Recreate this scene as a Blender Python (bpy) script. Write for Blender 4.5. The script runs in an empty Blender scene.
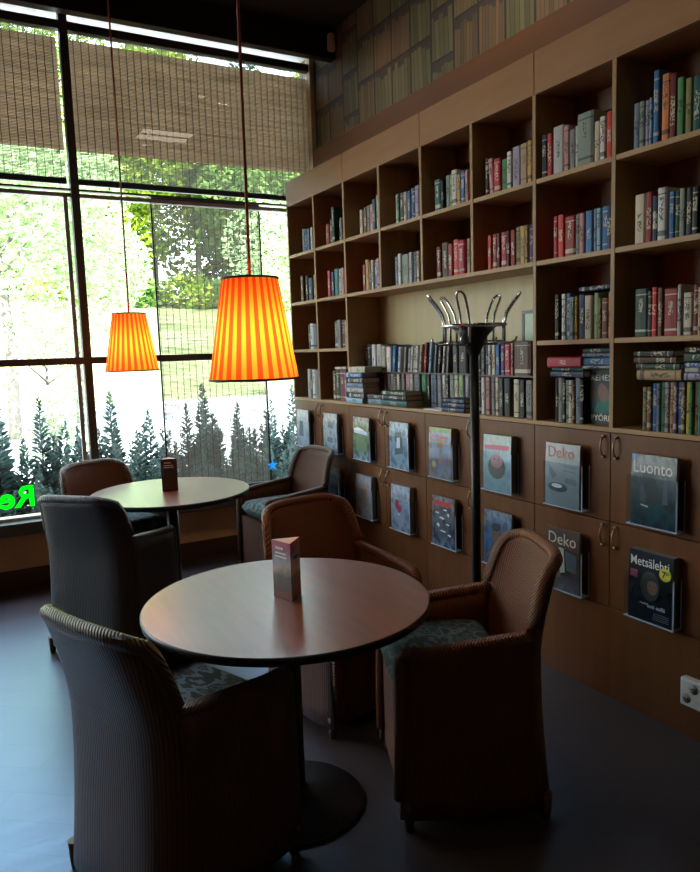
import bpy, bmesh, math, random
from mathutils import Vector, Matrix
random.seed(11)
PI = math.pi
SC = bpy.context.scene
COL = SC.collection

# ------------------------------------------------------------------ helpers
class MB:
    def __init__(s):
        s.bm = bmesh.new(); s.mi = 0
    def _f(s, vs, smooth=False):
        try:
            f = s.bm.faces.new(vs); f.material_index = s.mi; f.smooth = smooth; return f
        except ValueError:
            return None
    def box(s, x0, x1, y0, y1, z0, z1):
        v = [s.bm.verts.new(p) for p in ((x0,y0,z0),(x1,y0,z0),(x1,y1,z0),(x0,y1,z0),(x0,y0,z1),(x1,y0,z1),(x1,y1,z1),(x0,y1,z1))]
        for q in ((3,2,1,0),(4,5,6,7),(0,1,5,4),(1,2,6,5),(2,3,7,6),(3,0,4,7)):
            s._f([v[i] for i in q])
        return s
    def prism(s, poly, z0, z1, axis='z'):
        def P(a, b, c):
            return (a,b,c) if axis == 'z' else ((a,c,b) if axis == 'y' else (c,a,b))
        lo = [s.bm.verts.new(P(a,b,z0)) for a,b in poly]; hi = [s.bm.verts.new(P(a,b,z1)) for a,b in poly]
        n = len(poly)
        s._f(lo[::-1]); s._f(hi)
        for i in range(n):
            s._f([lo[i], lo[(i+1)%n], hi[(i+1)%n], hi[i]])
        return s
    def quad(s, a, b, c, d):
        s._f([s.bm.verts.new(p) for p in (a,b,c,d)]); return s
    def poly(s, pts):
        s._f([s.bm.verts.new(p) for p in pts]); return s
    def lathe(s, prof, n=32, cx=0, cy=0, smooth=True, caps=True):
        rings = []
        for r, z in prof:
            rings.append([s.bm.verts.new((cx+r*math.cos(2*PI*i/n), cy+r*math.sin(2*PI*i/n), z)) for i in range(n)])
        for a, b in zip(rings, rings[1:]):
            for i in range(n):
                s._f([a[i], a[(i+1)%n], b[(i+1)%n], b[i]], smooth)
        if caps:
            s._f(rings[0][::-1]); s._f(rings[-1])
        return s
    def tube(s, pts, r, n=8, closed=False, smooth=True):
        pts = [Vector(p) for p in pts]; m = len(pts); rings = []
        rr = r if isinstance(r, (list, tuple)) else [r]*m
        up = None
        for i, p in enumerate(pts):
            if closed: t = pts[(i+1)%m]-pts[i-1]
            else: t = pts[min(i+1,m-1)]-pts[max(i-1,0)]
            t.normalize()
            if up is None:
                up = Vector((0,0,1)) if abs(t.z) < .9 else Vector((1,0,0))
            a = t.cross(up)
            if a.length < 1e-5: a = t.cross(Vector((0,1,0)))
            a.normalize(); b = a.cross(t).normalized(); up = b
            rings.append([s.bm.verts.new(p+rr[i]*(math.cos(2*PI*k/n)*a+math.sin(2*PI*k/n)*b)) for k in range(n)])
        prs = list(zip(rings, rings[1:]))
        if closed: prs.append((rings[-1], rings[0]))
        for a, b in prs:
            for k in range(n):
                s._f([a[k], a[(k+1)%n], b[(k+1)%n], b[k]], smooth)
        if not closed:
            s._f(rings[0][::-1]); s._f(rings[-1])
        return s
    def grid(s, fn, nu, nv, smooth=True, wrap=False):
        g = [[s.bm.verts.new(fn(i/nu, j/nv)) for j in range(nv+1)] for i in range(nu+(0 if wrap else 1))]
        m = len(g)
        for i in range(nu):
            for j in range(nv):
                s._f([g[i][j], g[(i+1)%m][j], g[(i+1)%m][j+1], g[i][j+1]], smooth)
        return g
    def build(s, name, mats, parent=None, loc=None, world=False, bevel=0, seg=2, recalc=True, sub=0):
        if recalc: bmesh.ops.recalc_face_normals(s.bm, faces=s.bm.faces[:])
        me = bpy.data.meshes.new(name); s.bm.to_mesh(me); s.bm.free()
        for m in (mats if isinstance(mats, (list, tuple)) else [mats]): me.materials.append(m)
        return link(name, me, parent, loc, world, bevel, seg, sub)

def wloc(o):
    v = Vector(o.location); p = o.parent
    while p: v += Vector(p.location); p = p.parent
    return v
def link(name, me, parent=None, loc=None, world=False, bevel=0, seg=2, sub=0):
    o = bpy.data.objects.new(name, me); COL.objects.link(o)
    if parent:
        o.parent = parent
        if world: me.transform(Matrix.Translation(-wloc(parent)))
    if loc is not None: o.location = loc
    if bevel:
        m = o.modifiers.new('bevel', 'BEVEL'); m.width = bevel; m.segments = seg; m.limit_method = 'ANGLE'
    if sub:
        m = o.modifiers.new('sub', 'SUBSURF'); m.levels = sub; m.render_levels = sub
    return o
def tag(o, label, cat, group=None):
    o['label'] = label; o['category'] = cat
    if group: o['group'] = group
    return o
def thing(name, label, cat, loc=(0,0,0), rz=0, group=None):
    o = bpy.data.objects.new(name, None); COL.objects.link(o); o.location = loc; o.rotation_euler = (0,0,rz)
    o.empty_display_size = .05
    return tag(o, label, cat, group)
def struct(o):
    o['kind'] = 'structure'; return o
def dup(o, label, loc=None, rz=None, scale=None, group=None):
    c = o.copy(); COL.objects.link(c); c['label'] = label
    if group: c['group'] = group
    if loc is not None: c.location = loc
    if rz is not None: c.rotation_euler = (0,0,rz)
    if scale is not None: c.scale = scale
    for ch in o.children:
        d = ch.copy(); COL.objects.link(d); d.parent = c
        for g in ch.children:
            e = g.copy(); COL.objects.link(e); e.parent = d
    return c
def text_mesh(txt, size, bold=0.0, xs=1.0, depth=0.0004, align='LEFT'):
    cu = bpy.data.curves.new('lettering', 'FONT'); cu.body = txt; cu.size = size; cu.extrude = depth; cu.offset = bold*size
    cu.align_x = align; cu.resolution_u = 3
    o = bpy.data.objects.new('lettering', cu); COL.objects.link(o)
    dg = bpy.context.evaluated_depsgraph_get(); dg.update()
    me = bpy.data.meshes.new_from_object(o.evaluated_get(dg))
    bpy.data.objects.remove(o); bpy.data.curves.remove(cu)
    me.transform(Matrix.Diagonal((xs,1,1,1)))
    me.materials.clear()
    return me
ORD = ['first','second','third','fourth','fifth','sixth','seventh','eighth','ninth','tenth','eleventh','twelfth','thirteenth',
       'fourteenth','fifteenth','sixteenth','seventeenth','eighteenth','nineteenth','twentieth','twenty-first','twenty-second',
       'twenty-third','twenty-fourth','twenty-fifth','twenty-sixth','twenty-seventh','twenty-eighth','twenty-ninth','thirtieth','thirty-first','thirty-second','thirty-third','thirty-fourth']

# ------------------------------------------------------------------ materials
class NT:
    def __init__(s, name):
        s.m = bpy.data.materials.new(name); s.m.use_nodes = True; s.t = s.m.node_tree; s.t.nodes.clear()
        s.out = s.t.nodes.new('ShaderNodeOutputMaterial')
    def n(s, typ, **kw):
        o = s.t.nodes.new('ShaderNode'+typ)
        for k, v in kw.items():
            if k.startswith('i_'):
                key = k[2:]
                key = int(key) if key.isdigit() else key.replace('_', ' ')
                s.set(o.inputs[key], v)
            else: setattr(o, k, v)
        return o
    def set(s, inp, v):
        if isinstance(v, bpy.types.NodeSocket): s.t.links.new(v, inp)
        elif isinstance(v, bpy.types.Node): s.t.links.new(v.outputs[0], inp)
        elif isinstance(v, (tuple, list)) and len(v) == 3 and inp.type == 'RGBA': inp.default_value = (*v, 1)
        else: inp.default_value = v
    def math(s, op, a, b=0.0, c=0.0, clamp=False):
        o = s.t.nodes.new('ShaderNodeMath'); o.operation = op; o.use_clamp = clamp
        s.set(o.inputs[0], a); s.set(o.inputs[1], b); s.set(o.inputs[2], c); return o.outputs[0]
    def mix(s, f, a, b):
        o = s.t.nodes.new('ShaderNodeMix'); o.data_type = 'RGBA'
        s.set(o.inputs[0], f); s.set(o.inputs[6], a); s.set(o.inputs[7], b); return o.outputs[2]
    def ramp(s, f, stops, interp='LINEAR'):
        o = s.t.nodes.new('ShaderNodeValToRGB'); o.color_ramp.interpolation = interp; s.set(o.inputs[0], f)
        e = o.color_ramp.elements
        while len(e) < len(stops): e.new(.5)
        for k, (p, c) in enumerate(stops):
            e[k].position = p; e[k].color = (*c, 1) if len(c) == 3 else c
        return o.outputs[0]
    def coord(s, kind='Object', scale=(1,1,1), rot=(0,0,0), loc=(0,0,0)):
        c = s.n('TexCoord'); m = s.n('Mapping'); s.t.links.new(c.outputs[kind], m.inputs[0])
        m.inputs['Scale'].default_value = scale; m.inputs['Rotation'].default_value = rot; m.inputs['Location'].default_value = loc
        return m.outputs[0]
    def noise(s, vec, scale, detail=3, rough=.5):
        return s.n('TexNoise', i_Vector=vec, i_Scale=scale, i_Detail=detail, i_Roughness=rough).outputs[0]
    def sep(s, vec):
        o = s.n('SeparateXYZ', i_Vector=vec); return o.outputs
    def bump(s, h, strength=.3, dist=.01):
        return s.n('Bump', i_Height=h, i_Strength=strength, i_Distance=dist).outputs[0]
    def pbr(s, color, rough=.5, metal=0, normal=None, spec=None, **kw):
        b = s.n('BsdfPrincipled'); s.set(b.inputs['Base Color'], color); s.set(b.inputs['Roughness'], rough); s.set(b.inputs['Metallic'], metal)
        if normal is not None: s.set(b.inputs['Normal'], normal)
        if spec is not None: s.set(b.inputs['Specular IOR Level'], spec)
        for k, v in kw.items(): s.set(b.inputs[k.replace('_', ' ')], v)
        return b.outputs[0]
    def done(s, sh):
        s.t.links.new(sh, s.out.inputs[0]); return s.m

def simple(name, c, rough=.5, metal=0, var=.12, nscale=40, spec=None):
    t = NT(name); v = t.coord()
    n = t.noise(v, nscale)
    return t.done(t.pbr(t.mix(n, tuple(max(0, x*(1-var)) for x in c), tuple(x*(1+var) for x in c)), rough, metal, spec=spec))
def wood(name, a, b, axis='z', scale=6, rough=.45, stretch=14, spec=.4):
    t = NT(name); sc = {'z':(stretch,stretch,1), 'y':(stretch,1,stretch), 'x':(1,stretch,stretch)}[axis]
    v = t.coord('Object', sc)
    n = t.noise(v, scale/6, 6, .62); n2 = t.noise(t.coord('Object', (1,1,1)), 2.2, 2)
    f = t.math('ADD', t.math('MULTIPLY', n, .75), t.math('MULTIPLY', n2, .3), clamp=True)
    return t.done(t.pbr(t.ramp(f, [(.3,a),(.75,b)]), rough, normal=t.bump(n, .06, .003), spec=spec))

M = {}
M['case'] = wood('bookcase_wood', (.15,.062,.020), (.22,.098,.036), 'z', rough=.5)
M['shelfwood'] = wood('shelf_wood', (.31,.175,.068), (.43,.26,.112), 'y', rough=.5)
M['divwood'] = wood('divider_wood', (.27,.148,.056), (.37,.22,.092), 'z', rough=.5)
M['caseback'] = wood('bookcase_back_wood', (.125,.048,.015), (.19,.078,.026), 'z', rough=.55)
M['fascia'] = wood('fascia_wood', (.24,.108,.034), (.32,.155,.055), 'y', rough=.45)
M['door'] = wood('cabinet_door_wood', (.125,.046,.015), (.19,.078,.028), 'z', rough=.4, spec=.22)
M['ledge'] = wood('ledge_wood', (.13,.046,.012), (.18,.070,.020), 'y', rough=.45)
M['niche'] = wood('niche_back_laminate', (.40,.32,.14), (.50,.40,.19), 'z', rough=.4)
M['darkboard'] = simple('dark_riser', (.05,.03,.018), .5)
M['black'] = simple('black_metal', (.012,.012,.013), .38)
M['chrome'] = simple('chrome', (.75,.74,.72), .12, 1, .03)
M['brass'] = simple('aged_brass', (.42,.31,.17), .3, 1)
M['white'] = simple('white_plastic', (.75,.74,.72), .35)
M['darkhole'] = simple('dark_recess', (.02,.02,.02), .6)
M['ceil'] = simple('dark_ceiling', (.035,.026,.019), .7)
M['soffit'] = simple('soffit_paint', (.022,.016,.012), .3)
M['wall'] = simple('tan_plaster', (.78,.54,.33), .8)
M['darkwall'] = simple('brown_plaster', (.16,.11,.075), .85)
M['frame'] = simple('window_frame_metal', (.075,.07,.065), .45)
M['framelight'] = simple('window_sash_grey', (.42,.42,.42), .4)
M['jamb'] = simple('window_jamb', (.75,.66,.46), .5)  # pale colour stands in for window glow on the jamb
M['sill'] = simple('window_sill_stone', (.085,.085,.09), .35)
M['base'] = wood('baseboard_wood', (.075,.04,.02), (.12,.065,.033), 'x')

def floor_mat():
    t = NT('floor_vinyl_planks'); v = t.coord('Object', (1,1,1), (0,0,math.radians(38)))
    br = t.n('TexBrick', i_Vector=v, i_Color1=(.046,.027,.022), i_Color2=(.066,.040,.032), i_Mortar=(.030,.020,.017), i_Scale=1.0, i_Mortar_Size=.003, i_Brick_Width=1.2, i_Row_Height=.15)
    br.offset = .37
    v2 = t.coord('Object', (2.2,26,1), (0,0,math.radians(38)))
    n = t.noise(v2, 1.5, 6, .65)
    c = t.mix(t.math('MULTIPLY', n, .7), br.outputs[0], (.100,.064,.050))
    r = t.math('ADD', .25, t.math('MULTIPLY', n, .2))
    h = t.math('ADD', n, t.math('MULTIPLY', br.outputs[1], -.6))
    return t.done(t.pbr(c, r, normal=t.bump(h, .12, .004), spec=.75, IOR=1.85, Specular_Tint=(.30,.62,1.0,1)))  # blue specular tint stands in for bluish window light on the floor
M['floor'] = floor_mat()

def wallpaper_mat():
    t = NT('bookshelf_print_wallpaper'); s = t.sep(t.coord('Object')); y, z = s[1], s[2]
    cw, chh = .222, .288
    cy = t.math('DIVIDE', y, cw); iy = t.math('FLOOR', cy); fy = t.math('FRACT', cy)
    zz = t.math('SUBTRACT', z, t.math('ADD', .27, t.math('MULTIPLY', t.math('GREATER_THAN', t.math('FRACT', t.math('MULTIPLY', iy, .618)), .86), .12)))
    cz = t.math('DIVIDE', zz, chh); iz = t.math('FLOOR', cz); fz = t.math('FRACT', cz)
    idx = t.n('CombineXYZ', i_X=iy, i_Y=iz, i_Z=3.0)
    wn = t.n('TexWhiteNoise', noise_dimensions='3D'); t.set(wn.inputs[0], idx.outputs[0])
    cellr = wn.outputs[0]
    # books inside a cell, leaning a little
    bx = t.math('ADD', t.math('MULTIPLY', fy, t.math('ADD', 5.0, t.math('FLOOR', t.math('MULTIPLY', cellr, 4.0)))), t.math('MULTIPLY', t.math('MULTIPLY', fz, t.math('SUBTRACT', cellr, .5)), .9))
    ib = t.math('FLOOR', bx); fb = t.math('FRACT', bx)
    wb = t.n('TexWhiteNoise', noise_dimensions='3D'); t.set(wb.inputs[0], t.n('CombineXYZ', i_X=t.math('ADD', t.math('MULTIPLY', iy, 9.0), ib), i_Y=iz, i_Z=7.0).outputs[0])
    rb = wb.outputs[0]
    col = t.ramp(rb, [(0,(.16,.135,.05)),(.35,(.22,.185,.075)),(.65,(.12,.108,.04)),(1,(.235,.18,.085))])
    tint = t.ramp(cellr, [(0,(.85,.95,.7)),(.45,(1,1,.9)),(.7,(1.25,.72,.5)),(1,(1.0,.62,.62))])
    mul = t.n('Mix', data_type='RGBA', blend_type='MULTIPLY'); t.set(mul.inputs[0], .75); t.set(mul.inputs[6], col); t.set(mul.inputs[7], tint)
    gap = t.math('MULTIPLY', t.math('GREATER_THAN', fb, .09), t.math('LESS_THAN', fb, .97))
    top = t.math('LESS_THAN', fz, t.math('ADD', .76, t.math('MULTIPLY', rb, .18)))
    blk = t.math('MULTIPLY', gap, top)
    c1 = t.mix(blk, (.06,.05,.035), mul.outputs[2])
    fr = t.math('MULTIPLY', t.math('MULTIPLY', t.math('GREATER_THAN', fy, .05), t.math('LESS_THAN', fy, .97)), t.math('GREATER_THAN', fz, .045))
    c2 = t.mix(fr, (.03,.024,.017), c1)
    n = t.noise(t.coord(), 9, 3)
    c3 = t.mix(t.math('MULTIPLY', n, .35), c2, (.09,.07,.05))
    return t.done(t.pbr(c3, .6))
M['wallpaper'] = wallpaper_mat()

def glass_mat(name, refl=1.0, tint=(1,1,1)):
    t = NT(name)
    lw = t.n('LayerWeight'); lw.inputs[0].default_value = .5
    f = t.math('MULTIPLY', t.math('ADD', .04, t.math('MULTIPLY', .96, t.math('POWER', lw.outputs['Facing'], 5.0))), refl, clamp=True)
    tr = t.n('BsdfTransparent', i_Color=tint); gl = t.n('BsdfGlossy', i_Roughness=0.02)
    mx = t.n('MixShader'); t.set(mx.inputs[0], f); t.set(mx.inputs[1], tr.outputs[0]); t.set(mx.inputs[2], gl.outputs[0])
    return t.done(mx.outputs[0])
M['glass'] = glass_mat('window_glass', 1.15, (.97,.99,.98))
M['acrylic'] = glass_mat('clear_acrylic', .55, (.93,.96,.98))
def edge_mat():
    t = NT('acrylic_edge'); tr = t.n('BsdfTranslucent', i_Color=(.8,.9,1.0)); p = t.pbr((.75,.85,.95), .15)
    mx = t.n('MixShader'); mx.inputs[0].default_value = .5; t.set(mx.inputs[1], tr.outputs[0]); t.set(mx.inputs[2], p)
    return t.done(mx.outputs[0])
M['edge'] = edge_mat()

def weave_mat(name, col, open_, thread=.051, slat=.0095):
    t = NT(name); v = t.coord('Object'); s = t.sep(v); x, z = s[0], s[2]
    n = t.noise(t.coord('Object', (2.2,1,62)), 1.0, 3, .7)
    n2 = t.noise(t.coord('Object', (7,1,150)), 1.0, 2, .6)
    f = t.math('FRACT', t.math('DIVIDE', t.math('ADD', z, t.math('MULTIPLY', n2, .003)), slat))
    gap = t.math('LESS_THAN', f, t.math('ADD', t.math('MULTIPLY', t.math('SUBTRACT', n, .5), .9), open_))
    wob = t.noise(t.coord('Object', (1,1,30)), 1.0, 1)
    fx = t.math('FRACT', t.math('ADD', t.math('DIVIDE', x, thread), t.math('MULTIPLY', wob, .10)))
    thr = t.math('LESS_THAN', fx, .085)
    clear = t.math('MULTIPLY', gap, t.math('SUBTRACT', 1.0, t.math('MULTIPLY', thr, .9)))
    c = t.mix(n, tuple(q*.6 for q in col), tuple(q*1.35 for q in col))
    c = t.mix(t.math('MULTIPLY', thr, .75), c, tuple(q*.25 for q in col))
    d = t.n('BsdfDiffuse', i_Color=c); tl = t.n('BsdfTranslucent', i_Color=c)
    m1 = t.n('MixShader'); m1.inputs[0].default_value = .3; t.set(m1.inputs[1], d.outputs[0]); t.set(m1.inputs[2], tl.outputs[0])
    tr = t.n('BsdfTransparent')
    m2 = t.n('MixShader'); t.set(m2.inputs[0], clear); t.set(m2.inputs[1], m1.outputs[0]); t.set(m2.inputs[2], tr.outputs[0])
    return t.done(m2.outputs[0])
M['weave'] = weave_mat('woven_reed_blind', (.15,.135,.11), .36)
M['weave_thick'] = weave_mat('woven_reed_valance', (.42,.28,.165), -.14)

def wicker_mat(name, a, b):
    t = NT(name); uv = t.n('UVMap'); s = t.sep(uv.outputs[0]); u, v = s[0], s[1]
    w = t.math('ABSOLUTE', t.math('SINE', t.math('MULTIPLY', u, PI/.0098)))
    w2 = t.math('ABSOLUTE', t.math('SINE', t.math('ADD', t.math('MULTIPLY', v, PI/.006), t.math('MULTIPLY', t.math('FLOOR', t.math('DIVIDE', u, .0098)), PI/2))))
    h = t.math('ADD', w, t.math('MULTIPLY', w2, .35))
    n = t.noise(t.coord('Object'), 14, 3)
    c = t.mix(t.math('MULTIPLY', h, .75), a, b)
    c = t.mix(t.math('MULTIPLY', n, .35), c, tuple(q*.5 for q in a))
    return t.done(t.pbr(c, .42, normal=t.bump(h, .7, .004), spec=.45))
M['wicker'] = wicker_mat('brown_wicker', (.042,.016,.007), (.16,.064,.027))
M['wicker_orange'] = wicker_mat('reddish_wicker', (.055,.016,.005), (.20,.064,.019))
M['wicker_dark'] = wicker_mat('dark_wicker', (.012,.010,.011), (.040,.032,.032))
def braid_mat(name, a, b):
    t = NT(name); uv = t.n('UVMap'); s = t.sep(uv.outputs[0]); u, v = s[0], s[1]
    w = t.math('ABSOLUTE', t.math('SINE', t.math('ADD', t.math('MULTIPLY', u, PI/.0125), t.math('MULTIPLY', v, 6.0))))
    c = t.mix(w, a, b)
    return t.done(t.pbr(c, .4, normal=t.bump(w, .8, .006), spec=.5))
M['braid'] = braid_mat('braided_rim', (.028,.015,.010), (.15,.085,.05))
M['braid_orange'] = braid_mat('braided_rim_reddish', (.065,.021,.007), (.29,.10,.032))
M['braid_dark'] = braid_mat('braided_rim_dark', (.012,.010,.010), (.060,.046,.042))
M['legwood'] = wood('chair_leg_wood', (.09,.05,.022), (.16,.09,.04), 'z')

def cushion_mat(name, cols):
    t = NT(name); v = t.coord('Object')
    vo = t.n('TexVoronoi', i_Vector=v, i_Scale=17.0); n = t.noise(t.coord('Object', (1,1.8,1)), 13, 2)
    f = t.math('ADD', t.math('MULTIPLY', n, .85), t.math('MULTIPLY', vo.outputs[0], .35))
    return t.done(t.pbr(t.ramp(f, [(.3,cols[0]),(.42,cols[1]),(.5,cols[2]),(.58,cols[3]),(.7,cols[0])], 'CONSTANT'), .75))
M['cushion'] = cushion_mat('leaf_pattern_fabric', [(.016,.017,.022),(.12,.14,.17),(.06,.045,.035),(.20,.23,.27)])
M['cushion_teal'] = cushion_mat('teal_leaf_fabric', [(.010,.016,.020),(.035,.075,.085),(.014,.018,.022),(.06,.12,.13)])

def tabletop_mat():
    t = NT('dark_cherry_laminate'); v = t.coord('Object', (9,1,1), (0,0,math.radians(-25)))
    n = t.noise(v, 3.2, 6, .6); n2 = t.noise(t.coord('Object', (2,.5,1), (0,0,math.radians(-25))), 3, 2)
    f = t.math('ADD', t.math('MULTIPLY', n, .7), t.math('MULTIPLY', n2, .35))
    return t.done(t.pbr(t.ramp(f, [(.3,(.11,.030,.013)),(.7,(.26,.085,.040))]), t.math('ADD', .27, t.math('MULTIPLY', n, .06)), spec=.5, Coat_Weight=.5, Coat_Roughness=.28, Coat_IOR=1.5, IOR=2.0, Specular_Tint=(.66,.80,1.0,1)))  # bluish specular tint puts the cool window sheen into the laminate
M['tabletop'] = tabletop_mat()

def book_mat():
    t = NT('book_cloth'); oi = t.n('ObjectInfo'); base = oi.outputs['Color']; r = oi.outputs['Random']
    g = t.sep(t.n('TexCoord').outputs['Generated']); v = t.n('TexCoord').outputs['Object']; o = t.sep(v)
    spine = t.math('LESS_THAN', o[0], .006)
    gz = g[2]
    lum = t.n('RGBToBW'); t.set(lum.inputs[0], base)
    dark = t.math('LESS_THAN', lum.outputs[0], .16)
    ink = t.mix(dark, (.03,.025,.03), (.62,.56,.42))
    r2 = t.math('FRACT', t.math('MULTIPLY', r, 17.3)); r3 = t.math('FRACT', t.math('MULTIPLY', r, 57.7))
    c0 = t.math('ADD', .42, t.math('MULTIPLY', r2, .25)); half = t.math('ADD', .10, t.math('MULTIPLY', r3, .16))
    inb = t.math('LESS_THAN', t.math('ABSOLUTE', t.math('SUBTRACT', gz, c0)), half)
    mp = t.n('Mapping'); t.set(mp.inputs[0], v); mp.inputs['Scale'].default_value = (1,150,95)
    nz = t.noise(t.n('VectorMath', operation='ADD', i_0=mp.outputs[0], i_1=t.n('CombineXYZ', i_X=t.math('MULTIPLY', r, 90.0)).outputs[0]).outputs[0], 1.0, 1)
    mid = t.math('LESS_THAN', t.math('ABSOLUTE', o[1]), .0095)
    letters = t.math('MULTIPLY', t.math('MULTIPLY', inb, mid), t.math('GREATER_THAN', nz, .5))
    b1 = t.math('LESS_THAN', t.math('ABSOLUTE', t.math('SUBTRACT', gz, .88)), .012)
    b2 = t.math('LESS_THAN', t.math('ABSOLUTE', t.math('SUBTRACT', gz, .13)), t.math('ADD', .008, t.math('MULTIPLY', r3, .05)))
    bands = t.math('MULTIPLY', t.math('MAXIMUM', b1, b2), t.math('GREATER_THAN', r2, .45))
    mk = t.math('MULTIPLY', t.math('MAXIMUM', letters, bands), spine)
    n = t.noise(v, 60, 2)
    c = t.mix(t.math('MULTIPLY', mk, .8), base, ink)
    c = t.mix(t.math('MULTIPLY', n, .15), c, (.04,.035,.03))
    return t.done(t.pbr(c, .5, spec=.3))
M['book'] = book_mat()
def pages_mat():
    t = NT('paper_block'); v = t.coord('Object', (1,300,300))
    return t.done(t.pbr(t.mix(t.noise(v, 1.0, 2), (.34,.27,.18), (.62,.53,.40)), .8))
M['pages'] = pages_mat()
M['magpages'] = simple('magazine_edges', (.22,.20,.18), .6)
M['paper'] = simple('white_paper', (.72,.70,.66), .6)

PAL = {'black':(.014,.013,.014),'charcoal':(.05,.05,.055),'grey':(.20,.20,.20),'light grey':(.42,.42,.41),'white':(.66,.65,.62),
 'cream':(.56,.50,.37),'tan':(.40,.28,.14),'brown':(.16,.085,.045),'dark brown':(.085,.035,.020),'maroon':(.15,.014,.020),'dark red':(.29,.022,.022),
 'red':(.58,.035,.03),'crimson':(.42,.02,.05),'pink':(.50,.24,.24),'orange':(.60,.20,.06),'ochre':(.48,.30,.08),'yellow':(.58,.46,.08),
 'olive':(.22,.20,.07),'green':(.06,.22,.07),'dark green':(.02,.06,.035),'light green':(.30,.44,.20),'teal':(.03,.20,.20),'dark teal':(.015,.085,.09),
 'blue':(.035,.15,.38),'light blue':(.25,.46,.60),'navy':(.02,.04,.11),'grey blue':(.16,.22,.30),'purple':(.13,.06,.20),'lilac':(.33,.28,.40),
 'grey green':(.22,.27,.22)}

# ------------------------------------------------------------------ room shell
XW, YB, YN, XL, HC = 2.74, -2.6, 5.42, -3.4, 3.94
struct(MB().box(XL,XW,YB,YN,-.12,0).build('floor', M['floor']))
struct(MB().box(XL-.1,XW+.1,YB-.1,5.62,HC,4.3).build('ceiling', M['ceil']))
struct(MB().box(XW,XW+.12,YB,5.62,-.12,HC).build('wall_right', M['wallpaper']))
struct(MB().box(XL-.12,XL,YB,5.62,-.12,HC).build('wall_left', M['darkwall']))
struct(MB().box(XL,XW,YB-.12,YB,-.12,HC).build('wall_back', M['darkwall']))
b = MB(); b.box(XL,XW,5.42,5.60,-.12,.47)
struct(MB().box(XL,XW,5.42,5.60,3.90,HC).build('trim_4', simple('pale_lintel', (.55,.58,.60), .6)))
struct(b.build('wall_front', M['wall']))
struct(MB().box(XL,XW-.005,5.395,5.42,0,.125).build('baseboard_front', M['base'], bevel=.004))
struct(MB().box(2.695,XW,YB,5.34,2.60,3.15).build('trim_1', M['ledge'], bevel=.004))
struct(MB().box(XL,XW,4.98,5.06,3.72,HC).build('trim_2', M['soffit'], bevel=.006))

# windows: big glazed front with mullions and transoms
def window(idx, x0, x1, left_mull):
    w = bpy.data.objects.new('window_%d' % idx, None); COL.objects.link(w); w.location = (x0, 5.39, .47); w['kind'] = 'structure'
    def S(name, m, mat, bev=.003): 
        o = m.build(name, mat, w, world=True, bevel=bev); return o
    S('mullion', MB().box(x0-.027,x0+.027,5.34,5.42,.49,3.90), M['frame'])
    S('sash_strip', MB().box(x0-.075,x0-.048,5.385,5.41,.49,2.70), M['framelight'], 0)
    S('transom', MB().box(x0+.027,x1,5.35,5.42,1.53,1.578), M['frame'])
    b = MB(); b.box(x0+.027,x1,5.37,5.42,2.668,2.695); S('upper_transom', b, M['framelight'], 0)
    S('upper_transom_bead', MB().box(x0+.027,x1,5.37,5.42,2.712,2.726), M['frame'], 0)
    S('head_rail', MB().box(x0+.027,x1,5.36,5.42,3.755,3.81), M['frame'])
    S('bottom_rail', MB().box(x0+.027,x1,5.36,5.42,.47,.50), M['framelight'])
    for z0, z1 in ((.50,1.53),(1.578,2.668),(2.726,3.755),(3.81,3.90)):
        S('pane', MB().quad((x0,5.40,z0),(x1,5.40,z0),(x1,5.40,z1),(x0,5.40,z1)), M['glass'], 0)
    return w
window(1, .878, 2.715, True); window(2, -.965, .851, True); window(3, -3.37, -.992, True)
w1 = bpy.data.objects['window_1']
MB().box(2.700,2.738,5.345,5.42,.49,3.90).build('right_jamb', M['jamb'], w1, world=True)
struct(MB().box(XL,XW-.01,5.27,5.42,.392,.478).build('trim_3', M['sill'], bevel=.006))

# ------------------------------------------------------------------ bookcase
EDGE = [5.334-.457*i for i in range(9)]          # bay edges from the window towards the camera
X0 = 2.45
SZ = {1:2.31, 2:1.941, 3:1.572}
TOPZ = 1.205
bc = thing('bookcase', 'tall built-in brown wooden bookcase covering the wall right of the window', 'bookcase', (X0,EDGE[4],TOPZ))
def BP(name, m, mat, bev=.0015): return m.build(name, mat, bc, world=True, bevel=bev, seg=1)
T = .011
for i, e in enumerate(EDGE):
    nm = 'side_panel' if i in (0,8) else 'divider'
    zlo = SZ[2]+T if i in (3,4,5) else TOPZ
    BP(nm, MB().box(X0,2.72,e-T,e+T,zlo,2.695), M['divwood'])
for i in range(8):
    a, c = EDGE[i+1]+T, EDGE[i]-T
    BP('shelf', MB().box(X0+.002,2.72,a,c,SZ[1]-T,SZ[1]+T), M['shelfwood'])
    if i not in (2,3,4,5):
        BP('shelf', MB().box(X0+.002,2.72,a,c,SZ[2]-T,SZ[2]+T), M['shelfwood'])
        BP('shelf', MB().box(X0+.002,2.72,a,c,SZ[3]-T,SZ[3]+T), M['shelfwood'])
BP('shelf', MB().box(X0+.001,2.72,EDGE[6]+T,EDGE[2]-T,SZ[2]-T,SZ[2]+T), M['shelfwood'])
BP('bottom_board', MB().box(X0+.001,2.72,EDGE[8]-T,EDGE[0]+T,TOPZ-.02,TOPZ), M['shelfwood'])
b = MB(); b.box(X0+.03,2.72,EDGE[6]+T,3.13,1.407,1.415); b.box(2.557,2.72,3.13,4.40,1.407,1.415)
BP('riser_shelf', b, M['darkboard'], 0)
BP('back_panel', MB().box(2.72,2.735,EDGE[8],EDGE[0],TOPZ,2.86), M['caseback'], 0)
BP('niche_back_panel', MB().box(2.712,2.72,EDGE[6]+T,EDGE[2]-T,TOPZ,SZ[2]-T), M['niche'], 0)
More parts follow.
